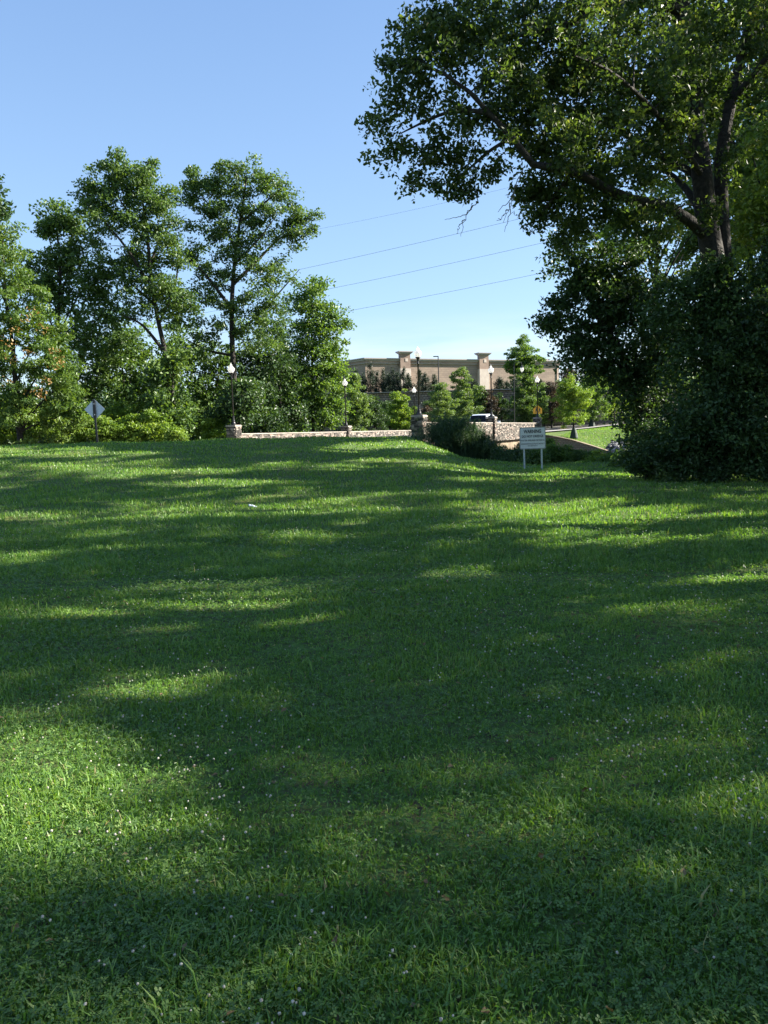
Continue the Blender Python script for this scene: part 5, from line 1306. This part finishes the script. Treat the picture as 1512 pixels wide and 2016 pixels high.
def clover():
    rs = np.random.RandomState(15); n = 260000
    y = 1.3 * (14 / 1.3) ** rs.rand(n) - 1.1; x = rs.uniform(-1, 1, n) * (y * .64 + 3)
    f = np.sin(x * 1.3 + 2 * np.sin(y * .8) + 1) * np.sin(y * 1.5 + 1.5 * np.sin(x)) + .5 * np.sin(x * 4 + y * 2)
    k = rs.rand(n) < np.clip(.27 + .5 * f, .06, 1); x, y = x[k], y[k]; n = len(x)
    z = height(x, y) + rs.uniform(.018, .062, n); L = np.maximum(.0092, .0019 * y) * rs.uniform(.7, 1.25, n)
    V = []; rot = rs.rand(n) * 6.28; tilt = rs.normal(size=(n, 2)) * .35
    for j in range(3):
        a = rot + j * 2.094; ax, ay = np.cos(a), np.sin(a); bx, by = -ay, ax
        def pt(u, w_):
            X = ax * u * L + bx * w_ * L; Y = ay * u * L + by * w_ * L
            return np.stack([x + X, y + Y, z + X * tilt[:, 0] + Y * tilt[:, 1] + .12 * abs(w_) * L], 1)
        V.append(np.stack([pt(.05, 0), pt(.6, -.45), pt(1.0, -.22), pt(.95, 0), pt(1.0, .22), pt(.6, .45)], 1))
    V = np.stack(V, 1).reshape(-1, 3); F = np.arange(n * 3)[:, None] * 6
    Q1 = F + np.array([[0, 1, 2, 3]]); Q2 = F + np.array([[0, 3, 4, 5]])
    rn = np.repeat(rs.rand(n), 3)
    o = mesh_obj('clover_leaves', V, [Q1, Q2], M['clover'], None, np.concatenate([rn, rn])); tag(o, kind='stuff')
clover()
def flowers():
    rs = np.random.RandomState(16); n = 13000
    y = 1.6 * (30 / 1.6) ** rs.rand(n) - .8; x = rs.uniform(-1, 1, n) * (y * .62 + 2)
    f = np.sin(x * .9 + 1.7 * np.sin(y * .55) + 2.2) * np.sin(y * .8 + 1.4 * np.sin(x * .7)) + .6 * np.sin(x * 2.7 + y)
    k = rs.rand(n) < np.clip(.16 + .55 * f + .12 * (x > 0), .03, .8); x, y = x[k], y[k]; n = len(x)
    r = rs.uniform(.0028, .0052, n) * (1 + .05 * y); z = height(x, y) + rs.uniform(.05, .10, n)
    # head: two jittered rings and poles
    K = 7; V = []; a = np.linspace(0, 2 * math.pi, K, endpoint=False)
    for lat, rr in ((-.8, .62), (-.1, 1.0), (.6, .8)):
        jr = rs.uniform(.75, 1.2, (n, K)) * rr * r[:, None]
        V.append(np.stack([x[:, None] + jr * np.cos(a), y[:, None] + jr * np.sin(a), z[:, None] + r[:, None] * lat * rs.uniform(.8, 1.1, (n, K))], -1))
    V = np.concatenate(V + [np.stack([x, y, z - r], 1)[:, None], np.stack([x, y, z + r * .95], 1)[:, None]], 1)
    m = 3 * K + 2; B = np.arange(n)[:, None] * m; Q, T = [], []
    for l in range(2):
        for i in range(K): Q.append(B + np.array([[l * K + i, l * K + (i + 1) % K, (l + 1) * K + (i + 1) % K, (l + 1) * K + i]]))
    for i in range(K): T.append(B + np.array([[3 * K, (i + 1) % K, i]])); T.append(B + np.array([[3 * K + 1, 2 * K + i, 2 * K + (i + 1) % K]]))
    Q = np.concatenate(Q); T = np.concatenate(T)
    o = mesh_obj('clover_flowers', V.reshape(-1, 3), [Q, T], M['flower'], None, rs.rand(len(Q) + len(T))); tag(o, kind='stuff')
flowers()
def fallen():
    rs = np.random.RandomState(33); n = 500
    y = 1.5 * (30 / 1.5) ** rs.rand(n); x = rs.uniform(-1, 1, n) * (y * .6 + .5); z = height(x, y) + rs.uniform(.012, .05, n)
    C = np.stack([x, y, z], 1); v, q = leaf_quads(C, .032 + .002 * y, .018 + .0012 * y, rs, up=1.4, fold=.3)
    m = leaf_mat('dry_leaf', [(0.0, (0.10, 0.065, 0.03)), (1.0, (0.26, 0.18, 0.09))], .2)
    tag(mesh_obj('fallen_leaves', v, q, m, None, rs.rand(n)), kind='stuff')
fallen()
# low weeds and turf on the far bank, seen small
def far_turf():
    rs = np.random.RandomState(19); n = 60000
    x = rs.uniform(14, 46, n); y = rs.uniform(70, 112, n); z = height(x, y)
    s = (x - BP[0]) * BU[0] + (y - BP[1]) * BU[1]; t = (x - BP[0]) * BN[0] + (y - BP[1]) * BN[1]
    P = np.array(_path); dm = np.min(np.abs(x[:, None] - P[None, ::2, 0]) ** 2 + np.abs(y[:, None] - P[None, ::2, 1]) ** 2, axis=1)
    k = (s > 33) & (t > 2.0) & (dm > 52); x, y, z = x[k], y[k], z[k]; n = len(x)
    C = np.stack([x, y, z + .05], 1); v, q = leaf_quads(C, .16, .05, rs, up=.2, droop=-1.5)
    o = mesh_obj('grass', v, q, M['grass'], None, rs.uniform(.3, .95, n)); tag(o, kind='stuff')
far_turf()
